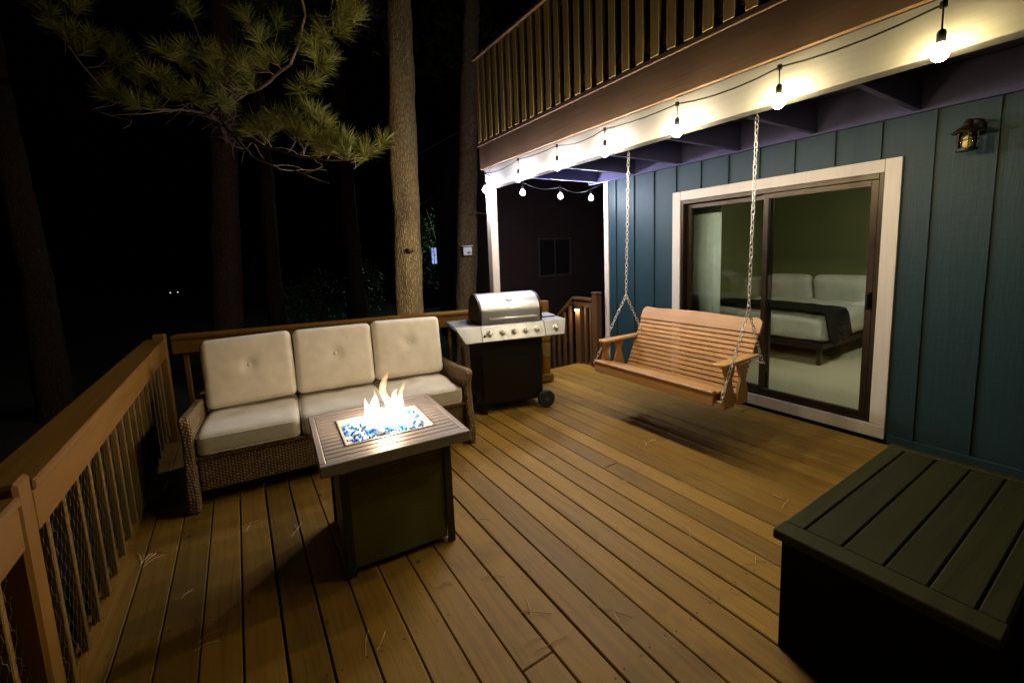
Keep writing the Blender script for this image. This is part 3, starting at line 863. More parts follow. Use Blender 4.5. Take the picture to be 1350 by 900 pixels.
for side in (1, -1):
    ring = (2.985, 2.745, 1.10) if side > 0 else (2.985, 1.622, 1.062)
    topp = (3.0, 2.72, 2.345) if side > 0 else (3.0, 1.61, 2.345)
    fr_ = (2.745, 2.918, 0.475) if side > 0 else (2.735, 1.662, 0.445)
    bk_ = (3.30, 2.80, 0.66) if side > 0 else (3.28, 1.665, 0.63)
    b = MB(); chain(b, topp, ring); b.build('chain', M_chrome, sw, smooth=True)
    b = MB(); chain(b, ring, fr_)
    # end bolt
    b.tube([L_(fr_) + Vector((0, -0.03 * side, 0)), L_(fr_) + Vector((0, 0.014 * side, 0))], 0.007, 8)
    b.build('chain', M_chrome, sw, smooth=True)
    b = MB(); chain(b, ring, bk_); b.tube([L_(bk_) + Vector((0, -0.05 * side, 0)), L_(bk_) + Vector((0, 0.014 * side, 0))], 0.007, 8)
    b.build('chain', M_chrome, sw, smooth=True)
    b = MB(); tp = L_(topp)
    b.tube([tp + Vector((0, 0.012 * math.cos(k * PI / 6), 0.012 * math.sin(k * PI / 6) + 0.004)) for k in range(12)], 0.003, 6, closed=True)
    b.tube([tp + Vector((0, 0, 0.016)), tp + Vector((0, 0, 0.06))], 0.004, 6); b.build('eye_bolt', M_chrome, sw, smooth=True)

# ------------------------------------------------------------------ wicker sofa
so_ang = R(-4.9); SL = 1.915
sofa = thing('wicker_sofa', 'brown wicker three seat sofa with cream cushions by the railing', 'sofa', (-0.385, 3.215, 0), so_ang)
prof = [(0.03, 0.0), (-0.035, 0.0), (-0.045, 0.10), (-0.03, 0.22), (0.0, 0.34), (0.012, 0.46), (-0.012, 0.54), (-0.032, 0.57), (-0.03, 0.598), (-0.005, 0.612), (0.03, 0.612), (0.25, 0.592), (0.55, 0.58), (0.78, 0.58), (0.82, 0.58), (0.82, 0.0), (0.75, 0.0), (0.74, 0.10), (0.06, 0.10)]
AW = 0.06
for x0 in (0.0, SL - AW):
    b = MB(); b.prism(prof, 'x', x0, x0 + AW, 0.012); b.build('armrest', M_wicker, sofa)
b = MB(); b.box(AW + 0.001, SL - AW - 0.001, 0.035, 0.075, 0.10, 0.325, 0.01)
b.tube([(AW, 0.035, 0.325), (SL - AW, 0.035, 0.325)], 0.016, 8)
b.box(AW + 0.001, SL - AW - 0.001, 0.077, 0.72, 0.24, 0.315); b.build('seat_frame', M_wicker, sofa)
b = MB(); Mx = Matrix.Translation((0, 0.70, 0.1)) @ Matrix.Rotation(R(-8), 4, 'X')
b.box(AW + 0.001, SL - AW - 0.001, 0.0, 0.05, 0.0, 0.74, 0.012, Mx); b.build('back_frame', M_wicker, sofa)
cw_ = (SL - 2 * AW - 0.01) / 3
def outline(mb, x0, x1, y0, y1, z, r, rad, M=None, plane='xy', yy=0):
    pts = []
    for cx, cy, a0 in ((x1 - r, y1 - r, 0), (x0 + r, y1 - r, 90), (x0 + r, y0 + r, 180), (x1 - r, y0 + r, 270)):
        for q in range(5):
            a = R(a0 + q * 22.5); pts.append((cx + r * math.cos(a), cy + r * math.sin(a)))
    if plane == 'xy': P3 = [Vector((p[0], p[1], z)) for p in pts]
    else: P3 = [Vector((p[0], yy, p[1])) for p in pts]
    if M is not None: P3 = [M @ p for p in P3]
    mb.tube(P3, rad, 6, closed=True)
for k in range(3):
    x0 = AW + 0.005 + k * cw_; x1 = x0 + cw_ - 0.008
    b = MB(); rbox(b, x0, x1, 0.005, 0.66, 0.33, 0.475, 0.042, 18, 0.07, 0.016, k + 1); sc_o = b.build('seat_cushion', M_cush, sofa, smooth=True)
    b = MB(); outline(b, x0 + 0.004, x1 - 0.004, 0.01, 0.655, 0.452, 0.05, 0.0055); outline(b, x0 + 0.004, x1 - 0.004, 0.01, 0.655, 0.352, 0.05, 0.0055); b.build('piping', M_pipe, sc_o, smooth=True)
    hgt = 0.50
    Mx = Matrix.Translation(((x0 + x1) / 2, 0.585, 0.485 + hgt / 2)) @ Matrix.Rotation(R(-13), 4, 'X') @ Matrix.Rotation(R((-1.5, 0.5, 1.5)[k]), 4, 'Y')
    b = MB(); hw = (x1 - x0) / 2
    rbox(b, -hw, hw, -0.085, 0.085, -hgt / 2, hgt / 2, 0.045, 44, 0.16, 0.006, k + 11, dents=((0.0, 0.03, 0.05, 0.02),), M=Mx)
    bc = b.build('back_cushion', M_cush, sofa, smooth=True)
    b = MB(); outline(b, -hw + 0.012, hw - 0.012, -hgt / 2 + 0.012, hgt / 2 - 0.012, 0, 0.06, 0.0055, Mx, 'xz', -0.055); b.build('piping', M_pipe, bc, smooth=True)
    b = MB(); b.lathe([(0.014, -0.006), (0.013, 0.003), (0.008, 0.007), (0.003, 0.008)], 16, Mx @ Matrix.Translation((0, -0.079, 0.03)) @ Matrix.Rotation(R(90), 4, 'X')); b.build('button', M_pipe, bc, smooth=True)

# ------------------------------------------------------------------ fire pit table
fp = thing('fire_pit_table', 'square bronze gas fire pit table with blue fire glass', 'fire pit', (0.603, 2.305, 0), R(-3.6))
hs = 0.358
b = MB()
ox0, ox1, oy0, oy1 = -0.215, 0.215, -0.175, 0.175   # burner opening
TZ0, TZ1 = 0.585, 0.63
# skirt and slatted top around the opening
for (x0, x1, y0, y1) in ((-hs, hs, -hs, -hs + 0.03), (-hs, hs, hs - 0.03, hs), (-hs, -hs + 0.03, -hs + 0.0305, hs - 0.0305), (hs - 0.03, hs, -hs + 0.0305, hs - 0.0305)):
    b.box(x0, x1, y0, y1, TZ0 - 0.01, TZ1, 0.004)
n_s = 14; inner = hs - 0.031; pw = 2 * inner / n_s
for k in range(n_s):
    y0 = -inner + k * pw + 0.0025; y1 = y0 + pw - 0.005
    if y1 < oy0 - 0.012 or y0 > oy1 + 0.012:
        b.box(-inner, inner, y0, y1, TZ0 + 0.02, TZ1 - 0.003, 0.003)
    else:
        b.box(-inner, ox0 - 0.013, y0, y1, TZ0 + 0.02, TZ1 - 0.003, 0.003); b.box(ox1 + 0.013, inner, y0, y1, TZ0 + 0.02, TZ1 - 0.003, 0.003)
b.box(-inner, ox0 - 0.014, -inner, inner, TZ0 + 0.004, TZ0 + 0.018); b.box(ox1 + 0.014, inner, -inner, inner, TZ0 + 0.004, TZ0 + 0.018)
b.box(ox0 - 0.013, ox1 + 0.013, -inner, oy0 - 0.014, TZ0 + 0.004, TZ0 + 0.018); b.box(ox0 - 0.013, ox1 + 0.013, oy1 + 0.014, inner, TZ0 + 0.004, TZ0 + 0.018)
b.build('table_top', M_fire, fp)
b = MB()
for (x0, x1, y0, y1) in ((ox0 - 0.012, ox1 + 0.012, oy0 - 0.012, oy0), (ox0 - 0.012, ox1 + 0.012, oy1, oy1 + 0.012), (ox0 - 0.012, ox0, oy0 + 0.0005, oy1 - 0.0005), (ox1, ox1 + 0.012, oy0 + 0.0005, oy1 - 0.0005)):
    b.box(x0, x1, y0, y1, 0.53, 0.631, 0.002)
b.box(ox0, ox1, oy0, oy1, 0.53, 0.56); b.build('burner_pan', M_rim, fp)
# body
bs = 0.275
s = NT('bronze ribbed panel'); tcn = s.n('ShaderNodeTexCoord'); spn = s.n('ShaderNodeSeparateXYZ'); s.l(tcn.outputs['Object'], spn.inputs[0])
hh = s.math('ABSOLUTE', s.math('SINE', s.math('MULTIPLY', spn.outputs[2], PI / 0.0125)))
cc = s.ramp(s.noise(s.coord(), 6, 4), [(0.3, (0.11, 0.12, 0.022)), (0.7, (0.15, 0.16, 0.03))])
s.bsdf(cc, 0.45, 0.2, 0.5, s.bump(hh, 0.8, 0.006)); M_fpanel = s.m
for (x0, x1, y0, y1) in ((-bs + 0.041, bs - 0.041, -bs + 0.012, -bs + 0.02), (-bs + 0.041, bs - 0.041, bs - 0.02, bs - 0.012), (-bs + 0.012, -bs + 0.02, -bs + 0.041, bs - 0.041), (bs - 0.02, bs - 0.012, -bs + 0.041, bs - 0.041)):
    b = MB(); b.box(x0, x1, y0, y1, 0.035, 0.573); b.build('side_panel', M_fpanel, fp)
for sx in (-1, 1):
    for sy in (-1, 1):
        b = MB(); xa, ya = sx * bs, sy * bs
        b.box(min(xa, xa - sx * 0.04), max(xa, xa - sx * 0.04), min(ya, ya - sy * 0.012), max(ya, ya - sy * 0.012), 0.0, 0.574, 0.002)
        b.box(min(xa, xa - sx * 0.012), max(xa, xa - sx * 0.012), min(ya - sy * 0.0125, ya - sy * 0.04), max(ya - sy * 0.0125, ya - sy * 0.04), 0.0, 0.574, 0.002)
        b.build('leg', M_fdark, fp)
b = MB(); b.box(-bs + 0.006, -bs + 0.034, -bs - 0.008, -bs - 0.0005, 0.535, 0.55, 0.003); b.build('latch', M_chrome, fp)
# fire glass
b = MB(); rnd = random.Random(5)
for k in range(800):
    r = rnd.uniform(0.009, 0.018)
    x, y = rnd.uniform(ox0 + 0.012, ox1 - 0.012), rnd.uniform(oy0 + 0.012, oy1 - 0.012)
    z = 0.575 + rnd.uniform(0, 0.03) + 0.022 * math.exp(-((x / 0.14) ** 2 + (y / 0.1) ** 2))
    t = bmesh.new(); bmesh.ops.create_icosphere(t, subdivisions=1, radius=r)
    for v in t.verts: v.co *= rnd.uniform(0.75, 1.2)
    bmesh.ops.transform(t, matrix=Matrix.Translation((x, y, z)) @ Euler((rnd.uniform(0, 6), rnd.uniform(0, 6), rnd.uniform(0, 6))).to_matrix().to_4x4() @ Matrix.Diagonal((1, 0.8, 0.65, 1)), verts=t.verts)
    b.join(t)
o = b.build('fire_glass', pebble_mat(), fp); o['kind'] = 'stuff'

# flame
FL = Vector((0.62, 2.325, 0.605))
fl = thing('flame', 'tall white orange gas flame rising from the blue fire glass', 'flame', FL)
vx = Vector((math.cos(yaw), -math.sin(yaw), 0)); vy = Vector((math.sin(yaw), math.cos(yaw), 0))
def tongue(mb, pts):
    for (u, v, z, r), (u2, v2, z2, r2) in zip(pts, pts[1:]):
        n = max(2, int(math.dist((u, v, z), (u2, v2, z2)) / 0.006))
        for q in range(n + 1):
            t = q / n
            p = vx * (u + (u2 - u) * t) * 1.1 + vy * (v + (v2 - v) * t) + Vector((0, 0, (z + (z2 - z) * t) * 1.2))
            bmesh.ops.create_icosphere(mb.bm, subdivisions=1, radius=r + (r2 - r) * t, matrix=Matrix.Translation(p) @ Matrix.Diagonal((1, 1, 1.15, 1)))
b = MB()
tongue(b, [(-0.095, 0, 0.015, 0.035), (-0.03, 0.0, 0.03, 0.058), (0.04, 0.01, 0.03, 0.058), (0.105, 0.0, 0.01, 0.034)])
tongue(b, [(-0.06, 0.01, 0.02, 0.045), (-0.065, 0.01, 0.07, 0.036), (-0.05, 0.01, 0.11, 0.024), (-0.035, 0.01, 0.14, 0.012), (-0.03, 0.01, 0.175, 0.004)])
tongue(b, [(-0.08, 0.0, 0.05, 0.03), (-0.105, 0, 0.11, 0.014), (-0.10, 0, 0.14, 0.004)])
tongue(b, [(0.03, -0.01, 0.02, 0.05), (0.035, -0.01, 0.08, 0.042), (0.02, -0.01, 0.125, 0.03), (0.008, 0, 0.17, 0.022), (0.006, 0, 0.215, 0.016), (0.012, 0, 0.255, 0.004)])
tongue(b, [(0.05, 0.01, 0.06, 0.04), (0.075, 0.01, 0.10, 0.03), (0.095, 0.01, 0.14, 0.014), (0.10, 0.01, 0.175, 0.012), (0.095, 0.01, 0.205, 0.004)])
tongue(b, [(0.02, 0.03, 0.05, 0.03), (0.05, 0.03, 0.13, 0.02), (0.075, 0.02, 0.165, 0.008)])
tongue(b, [(-0.088, 0.0, 0.192, 0.004), (-0.084, 0.0, 0.205, 0.006), (-0.08, 0.0, 0.218, 0.002)])
ob = b.build('flame_raw', flame_mat(), None)
rm = ob.modifiers.new('r', 'REMESH'); rm.mode = 'VOXEL'; rm.voxel_size = 0.0045
smm = ob.modifiers.new('s', 'SMOOTH'); smm.iterations = 3; smm.factor = 0.5
bpy.context.view_layer.update()
dg = bpy.context.evaluated_depsgraph_get()
me = bpy.data.meshes.new_from_object(ob.evaluated_get(dg)); me.name = 'flame_tongues'
mat_ = ob.data.materials[0]
bpy.data.objects.remove(ob)
if not me.materials: me.materials.append(mat_)
for v in me.vertices:
    p = v.co; k = 0.010 * min(1, max(0, p.z) / 0.1)
    v.co = p + Vector((0.018 * math.sin(p.z * 24 + p.x * 9) * min(1, max(0, p.z - 0.05) / 0.15), 0, 0)) + Vector((noise.noise(Vector((p.x * 16, p.y * 16, p.z * 11))), noise.noise(Vector((p.x * 16 + 9, p.y * 16, p.z * 11))), 0)) * k
fo = bpy.data.objects.new('flame_tongues', me); link(fo, fl)
for p in me.polygons: p.use_smooth = True
fl_l = bpy.data.lights.new('flame_light', 'POINT'); fl_l.energy = 16.0; fl_l.color = (1.0, 0.66, 0.42); fl_l.shadow_soft_size = 0.05
lo = bpy.data.objects.new('flame_light', fl_l); link(lo, fl); lo.location = (0.0, 0.0, 0.10)

# ------------------------------------------------------------------ gas grill
gang = R(-13.5)
gr = thing('gas_grill', 'stainless steel gas grill with black cart and side shelves', 'grill', (1.85, 3.50, 0), gang)
CW, CD = 0.625, 0.44
b = MB(); b.box(0, CW, 0.0, CD, 0.09, 0.80, 0.006)
b.build('cart', M_black, gr)
b = MB(); b.box(0.012, CW - 0.012, -0.012, -0.001, 0.11, 0.765, 0.004); b.build('door', M_black, gr)
for (lx, ly) in ((0.025, 0.025), (0.025, CD - 0.025)):
    b = MB(); b.box(lx - 0.022, lx + 0.022, ly - 0.022, ly + 0.022, 0.0, 0.088, 0.004); b.build('leg', M_black, gr)
for ly in (-0.045, CD + 0.02):
    Mx = Matrix.Translation((CW + 0.012, ly, 0.088)) @ Matrix.Rotation(R(90), 4, 'X')
    b = MB(); b.lathe([(0.052, -0.022), (0.076, -0.022), (0.087, -0.014), (0.087, 0.014), (0.076, 0.022), (0.052, 0.022)], 30, Mx); wh = smooth_by_angle(b.build('wheel', M_rubber, gr))
    b = MB(); b.lathe([(0.051, -0.013), (0.051, 0.013)], 20, Mx); b.lathe([(0.018, 0.014), (0.018, 0.027), (0.006, 0.028)], 12, Mx)
    for q in range(5):
        b.box(0.016, 0.052, -0.006, 0.006, 0.0135, 0.02, 0.0, Mx @ Matrix.Rotation(q * 2 * PI / 5, 4, 'Z'))
    b.build('hub', M_hub, wh)
b = MB(); b.tube([(CW + 0.012, -0.02, 0.088), (CW + 0.012, CD + 0.0, 0.088)], 0.009, 8); b.box(CW - 0.03, CW + 0.005, 0.0, 0.03, 0.07, 0.0895); b.build('axle', M_steel, gr)
SHZ = 0.87
sx0, sx1 = -0.235, 0.865
# control panel: slanted fascia across the whole front
pan = [(-0.058, SHZ - 0.003), (-0.120, SHZ - 0.140), (-0.108, SHZ - 0.146), (-0.02, SHZ - 0.10), (-0.02, SHZ - 0.003)]
b = MB(); b.prism(pan, 'x', 0.0, CW, 0.004); cp = b.build('control_panel', M_steel, gr)
for x0, x1 in ((sx0, -0.002), (CW + 0.002, sx1)):
    b = MB(); b.prism(pan, 'x', x0, x1, 0.004)
    for v in b.bm.verts:
        t_ = (SHZ - v.co.z) / 0.14
        if abs(v.co.x - sx0) < 0.01: v.co.x += 0.075 * t_
        if abs(v.co.x - sx1) < 0.01: v.co.x -= 0.045 * t_
    b.box(x0, x1, -0.0185, CD - 0.02, SHZ - 0.035, SHZ, 0.008); b.build('side_shelf', M_steel, gr)
b = MB(); b.box(CW + 0.06, sx1 - 0.04, 0.10, 0.32, SHZ + 0.001, SHZ + 0.022, 0.008); b.build('side_burner_lid', M_steel, gr)
tilt = Matrix.Rotation(math.atan2(0.911, 0.412), 4, 'X')
kx = [0.075, 0.20, 0.315, 0.43, 0.545, 0.74]
for x in kx:
    Mx = Matrix.Translation((x, -0.0895, SHZ - 0.0715)) @ tilt @ Matrix.Scale(1.2, 4)
    b = MB(); b.lathe([(0.026, 0.0), (0.027, 0.006), (0.022, 0.008)], 18, Mx)
    b.lathe([(0.019, 0.008), (0.018, 0.024), (0.012, 0.027)], 18, Mx); b.box(-0.005, 0.005, -0.019, 0.019, 0.02, 0.034, 0.002, Mx)
    smooth_by_angle(b.build('knob', M_chrome, gr))
Mx = Matrix.Translation((0.025, -0.098, SHZ - 0.09)) @ tilt
b = MB(); b.lathe([(0.012, 0.0), (0.012, 0.012), (0.006, 0.014)], 12, Mx); b.build('ignition_button', M_black, gr)
b = MB(); b.box(0.0, CW, -0.019, CD, 0.803, SHZ - 0.006, 0.003); b.build('firebox', M_black, gr)
# lid: arched steel hood with black end caps
arc = []
z0 = SHZ + 0.003
arc.append((-0.03, z0)); arc.append((-0.035, z0 + 0.105))
for q in range(1, 13):
    a = q / 12 * R(104)
    arc.append((0.205 - 0.24 * math.cos(a), z0 + 0.105 + 0.165 * math.sin(a)))
arc.append((0.36, z0 + 0.20)); arc.append((0.41, z0 + 0.08)); arc.append((0.41, z0))
b = MB(); b.prism(arc, 'x', 0.024, CW - 0.024); lid = b.build('lid', M_steel, gr); smooth_by_angle(lid, 30)
for x0 in (0.0, CW - 0.023):
    cap = [(y * 1.0 + (0.19 - y) * -0.012, z + 0.002 if z > z0 else z) for y, z in arc]
    b = MB(); b.prism(cap, 'x', x0, x0 + 0.0225, 0.003); b.build('lid_cap', M_black, lid)
b = MB(); hz = z0 + 0.055
b.tube([(0.08, -0.085, hz), (CW - 0.08, -0.085, hz)], 0.011, 10)
for x in (0.10, CW - 0.10): b.tube([(x, -0.035, hz), (x, -0.086, hz)], 0.008, 8)
b.build('handle', M_chrome, lid, smooth=True)
def on_arc(a): return Vector((CW / 2, 0.205 - 0.24 * math.cos(a), z0 + 0.105 + 0.165 * math.sin(a)))
p = on_arc(R(45)); nn = Vector((0, -math.cos(R(45)) / 0.24, math.sin(R(45)) / 0.165)).normalized()
Mx = Matrix.Translation(p) @ Matrix.Rotation(math.atan2(-nn.y, nn.z), 4, 'X')
b = MB(); b.lathe([(0.033, -0.002), (0.033, 0.01), (0.028, 0.012)], 20, Mx); b.build('thermometer', M_chrome, lid, smooth=False)
p = on_arc(R(14)) + Vector((0.02, 0, 0)); nn = Vector((0, -math.cos(R(14)) / 0.24, math.sin(R(14)) / 0.165)).normalized()
Mx = Matrix.Translation(p + Vector((0.02, 0, 0))) @ Matrix.Rotation(math.atan2(-nn.y, nn.z), 4, 'X')
b = MB(); b.box(-0.055, 0.055, -0.011, 0.011, 0.0, 0.005, 0.002, Mx); b.build('name_plate', M_chrome, lid)

# ------------------------------------------------------------------ storage box in the near corner
bx = thing('storage_box', 'black storage box with green brown planked lid by the house wall', 'storage box', (1.60, 0.18, 0))
b = MB(); b.box(0.0, 1.12, 0.02, 0.545, 0.0, 0.445, 0.004); b.build('box_body', M_boxd, bx)
b = MB()
b.box(-0.025, 0.062, -0.003, 0.565, 0.447, 0.483, 0.004)
ed = [0.0, 0.06, 0.162, 0.268, 0.382, 0.497, 0.565]
for a, c in zip(ed, ed[1:]): b.box(0.065, 1.105, a + 0.0025, c - 0.0025, 0.447, 0.480, 0.004)
b.box(1.108, 1.15, -0.003, 0.565, 0.447, 0.483, 0.004)
b.build('box_lid', M_box, bx)

# ------------------------------------------------------------------ trees
def trunk(mb, pts, rad, n=22, rough=0.03, seed=0):
    # resample
    P_ = []; Rr = []
    for (p, r), (q, r2) in zip(zip(pts, rad), list(zip(pts, rad))[1:]):
        p, q = Vector(p), Vector(q); m = max(2, int((q - p).length / 0.18))
        for k in range(m): P_.append(p.lerp(q, k / m)); Rr.append(r + (r2 - r) * k / m)
    P_.append(Vector(pts[-1])); Rr.append(rad[-1])
    i0 = len(mb.bm.verts)
    mb.tube(P_, Rr, n)
    mb.bm.verts.ensure_lookup_table()
    for v in list(mb.bm.verts)[i0:]:
        # find the nearest axis point roughly
        c = min(P_, key=lambda a: abs(a.z - v.co.z)) if abs(pts[-1][2] - pts[0][2]) > 1 else None
        if c is None: continue
        d = v.co - c; d.z = 0
        if d.length > 1e-4:
            d.normalize()
            v.co += d * rough * (noise.noise(Vector((v.co.x * 7 + seed, v.co.y * 7, v.co.z * 1.6))) + 0.6 * noise.noise(Vector((v.co.x * 18, v.co.y * 18 + seed, v.co.z * 5))))

def tuft(mb, c, d, n=90, L=0.2, rnd=random, spread=1.25, w=0.0016):
    c = Vector(c); d = Vector(d).normalized()
    a = d.cross(Vector((0.3, 0.2, 1))).normalized(); e = d.cross(a)
    for k in range(n):
        th = rnd.uniform(0, 2 * PI); ph = spread * math.sqrt(rnd.uniform(0.02, 1))
        v = (d * math.cos(ph) + (a * math.cos(th) + e * math.sin(th)) * math.sin(ph)).normalized()
        l = L * rnd.uniform(0.7, 1.15); st = c - d * rnd.uniform(0, 0.10)
        s_v = v.cross(Vector((rnd.uniform(-1, 1), rnd.uniform(-1, 1), rnd.uniform(-1, 1)))).normalized() * w
        m = st + v * l * 0.55; end = st + v * l + Vector((0, 0, -0.012 * rnd.random()))
        v0 = [mb.bm.verts.new(st - s_v), mb.bm.verts.new(st + s_v)]; v1 = [mb.bm.verts.new(m - s_v), mb.bm.verts.new(m + s_v)]; v2 = mb.bm.verts.new(end)
        mb.bm.faces.new((v0[0], v0[1], v1[1], v1[0])); mb.bm.faces.new((v1[0], v1[1], v2))

def far_crown(name, mat, parent, base, top, rad, n, rnd, off):
    b = MB()
    for k in range(n):
        t = rnd.random(); z = base + (top - base) * t; rr = rad * (1 - 0.75 * t) * math.sqrt(rnd.random()); a = rnd.uniform(0, 2 * PI)
        tuft(b, (off[0] + rr * math.cos(a), off[1] + rr * math.sin(a), z), (math.cos(a), math.sin(a), 0.3), 26, 0.45, rnd, 1.4, 0.012)
    return b.build(name, mat, parent, recalc=False)

rndT = random.Random(21)
# the tall pine right behind the sofa
t1 = thing('pine_tree', 'tall straight pine trunk with a knot standing behind the sofa', 'tree', (2.20, 6.62, -1.35))
def rel(p, o): return (p[0] - o[0], p[1] - o[1], p[2] - o[2])
o1 = (2.20, 6.62, -1.35)
b = MB(); trunk(b, [rel(p, o1) for p in ((2.20, 6.62, -1.45), (2.23, 6.66, -0.6), (2.32, 6.75, 0.59), (2.47, 6.99, 2.98), (2.66, 7.26, 5.68), (3.0, 7.8, 13.5))], [0.34, 0.25, 0.222, 0.214, 0.19, 0.07], 30, 0.03, 1)
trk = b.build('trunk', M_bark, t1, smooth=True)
b = MB(); kp = Vector(rel((2.33, 6.62, 1.62), o1))
b.tube([kp, kp + Vector((-0.03, -0.09, 0.02)), kp + Vector((-0.05, -0.14, 0.05))], [0.05, 0.03, 0.012], 8)
b.tube([kp + Vector((0.02, -0.02, 0)), kp + Vector((0.07, -0.10, 0.01))], [0.03, 0.01], 8); b.build('branch_stub', M_bark, t1, smooth=True)
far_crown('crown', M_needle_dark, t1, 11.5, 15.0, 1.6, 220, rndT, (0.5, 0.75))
# second pine with the lamp box
o2 = (4.15, 8.45, -1.4)
t2 = thing('pine_tree', 'slimmer pine trunk with a small white box fixed on it behind grill', 'tree', o2)
b = MB(); trunk(b, [rel(p, o2) for p in ((4.12, 8.43, -1.5), (4.21, 8.51, 0.45), (4.57, 8.76, 3.77), (4.97, 8.99, 7.1), (5.3, 9.2, 14))], [0.30, 0.225, 0.20, 0.175, 0.06], 26, 0.03, 2); b.build('trunk', M_bark3, t2, smooth=True)
b = MB()
tw = [rel(p, o2) for p in ((4.36, 8.42, 2.36), (4.42, 8.25, 2.40), (4.62, 8.1, 2.36), (4.80, 8.0, 2.2))]
b.tube(tw, [0.014, 0.011, 0.008, 0.004], 6); b.build('branch', M_twig, t2, smooth=True)
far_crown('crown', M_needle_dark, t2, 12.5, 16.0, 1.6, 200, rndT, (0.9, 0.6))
# small box on the trunk
bxl = thing('utility_box', 'small pale metal box mounted on the slimmer pine trunk', 'box', (4.19, 8.27, 1.50), R(-28))
b = MB(); b.box(-0.10, 0.10, -0.06, 0.06, 0.0, 0.19, 0.012); b.build('box_body', M_steel, bxl)
b = MB(); b.box(-0.125, 0.125, -0.085, 0.065, 0.192, 0.215, 0.006); b.build('box_lid', M_steel, bxl)
b = MB(); b.lathe([(0.035, 0), (0.03, 0.02), (0.01, 0.03)], 14, Matrix.Translation((0.03, -0.0605, 0.06)) @ Matrix.Rotation(R(90), 4, 'X')); b.build('lens', M_chrome, bxl, smooth=True)

# pine with the needled boughs reaching over the railing
o3 = (-0.32, 10.65, -1.5)
t3 = thing('pine_tree', 'dark pine with long needled boughs reaching over the railing', 'tree', o3)
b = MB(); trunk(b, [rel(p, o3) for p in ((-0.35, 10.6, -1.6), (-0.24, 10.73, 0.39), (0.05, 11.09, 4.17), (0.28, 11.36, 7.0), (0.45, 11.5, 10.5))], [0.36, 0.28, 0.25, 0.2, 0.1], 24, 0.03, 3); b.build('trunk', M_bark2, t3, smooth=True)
tufts = [[-1.4, 7.26, 4.29], [-1.26, 7.26, 4.12], [-1.56, 7.52, 4.58], [-1.32, 7.49, 4.67], [-0.99, 7.2, 4.06], [-0.74, 7.0, 3.78], [-1.19, 7.52, 3.74], [-0.83, 7.1, 4.1], [-0.32, 6.52, 3.94], [-0.16, 6.43, 4.02], [-0.5, 6.73, 3.77], [-0.22, 6.65, 3.62], [0.07, 6.36, 3.74], [0.24, 6.16, 3.91], [0.48, 5.87, 3.77], [0.51, 5.89, 4.11], [0.36, 6.16, 3.64], [0.63, 5.78, 3.84], [1.01, 5.32, 3.94], [1.19, 4.98, 4.02], [1.23, 4.97, 4.15], [1.02, 5.27, 3.65], [1.17, 4.97, 3.9], [0.87, 5.46, 3.49], [0.51, 5.62, 3.04], [0.68, 5.4, 3.04], [0.87, 5.16, 3.08], [0.91, 5.0, 2.97], [0.71, 5.23, 2.85], [0.96, 4.93, 2.73], [1.06, 4.74, 2.63], [1.23, 4.5, 2.59], [0.86, 5.0, 2.77], [0.43, 5.78, 2.95], [-0.17, 6.88, 4.63], [-0.97, 7.25, 3.64], [0.04, 6.46, 3.51], [-0.67, 7.04, 3.54], [-0.42, 6.77, 3.58]]
limb = [[0.1, 10.95, 4.34], [-0.14, 9.79, 4.24], [-0.01, 7.98, 3.86], [0.21, 6.86, 3.66], [0.47, 6.08, 3.59], [0.75, 5.69, 3.75], [0.85, 5.42, 3.94], [0.89, 5.3, 4.13], [0.87, 5.23, 4.39]]
low = [[0.09, 10.94, 4.0], [0.02, 9.29, 4.0], [0.13, 7.09, 3.28], [0.36, 5.94, 2.89], [0.67, 5.35, 2.67], [0.91, 4.94, 2.56], [1.12, 4.69, 2.55], [1.23, 4.5, 2.59]]
low2 = [[0.13, 7.09, 3.28], [0.28, 6.09, 2.79], [0.51, 5.68, 2.58], [0.73, 5.29, 2.48], [0.89, 5.07, 2.52]]
left = [[-0.14, 9.79, 4.24], [-0.43, 7.99, 3.75], [-0.7, 7.3, 3.52], [-1.06, 7.29, 3.56], [-1.28, 7.24, 3.89], [-1.39, 7.23, 4.16]]
left2 = [[-0.43, 7.99, 3.75], [-0.79, 7.35, 3.47], [-1.08, 7.28, 3.4], [-1.28, 7.3, 3.44]]
wood_pts = []
def limb_mesh(path, r0, r1, name='branch'):
    b = MB(); pts = []
    P_ = [Vector(p) for p in path]
    for p, q in zip(P_, P_[1:]):
        m = max(2, int((q - p).length / 0.12))
        for k in range(m):
            x = p.lerp(q, k / m) + Vector((noise.noise(p * 3 + Vector((k, 0, 0))), noise.noise(p * 3 + Vector((0, k, 0))), noise.noise(p * 3 + Vector((0, 0, k))))) * 0.02
            pts.append(x)
    pts.append(P_[-1])
    wood_pts.extend(pts)
    b.tube([p - Vector(o3) for p in pts], [r0 + (r1 - r0) * k / (len(pts) - 1) for k in range(len(pts))], 8)
    return b.build(name, M_twig, t3, smooth=True)
limb_mesh(limb, 0.055, 0.012); limb_mesh(low, 0.055, 0.007); limb_mesh(low2, 0.022, 0.005); limb_mesh(left, 0.024, 0.007); limb_mesh(left2, 0.012, 0.004)
main_pts = list(wood_pts)
b = MB(); bn = MB(); rnd = random.Random(8)
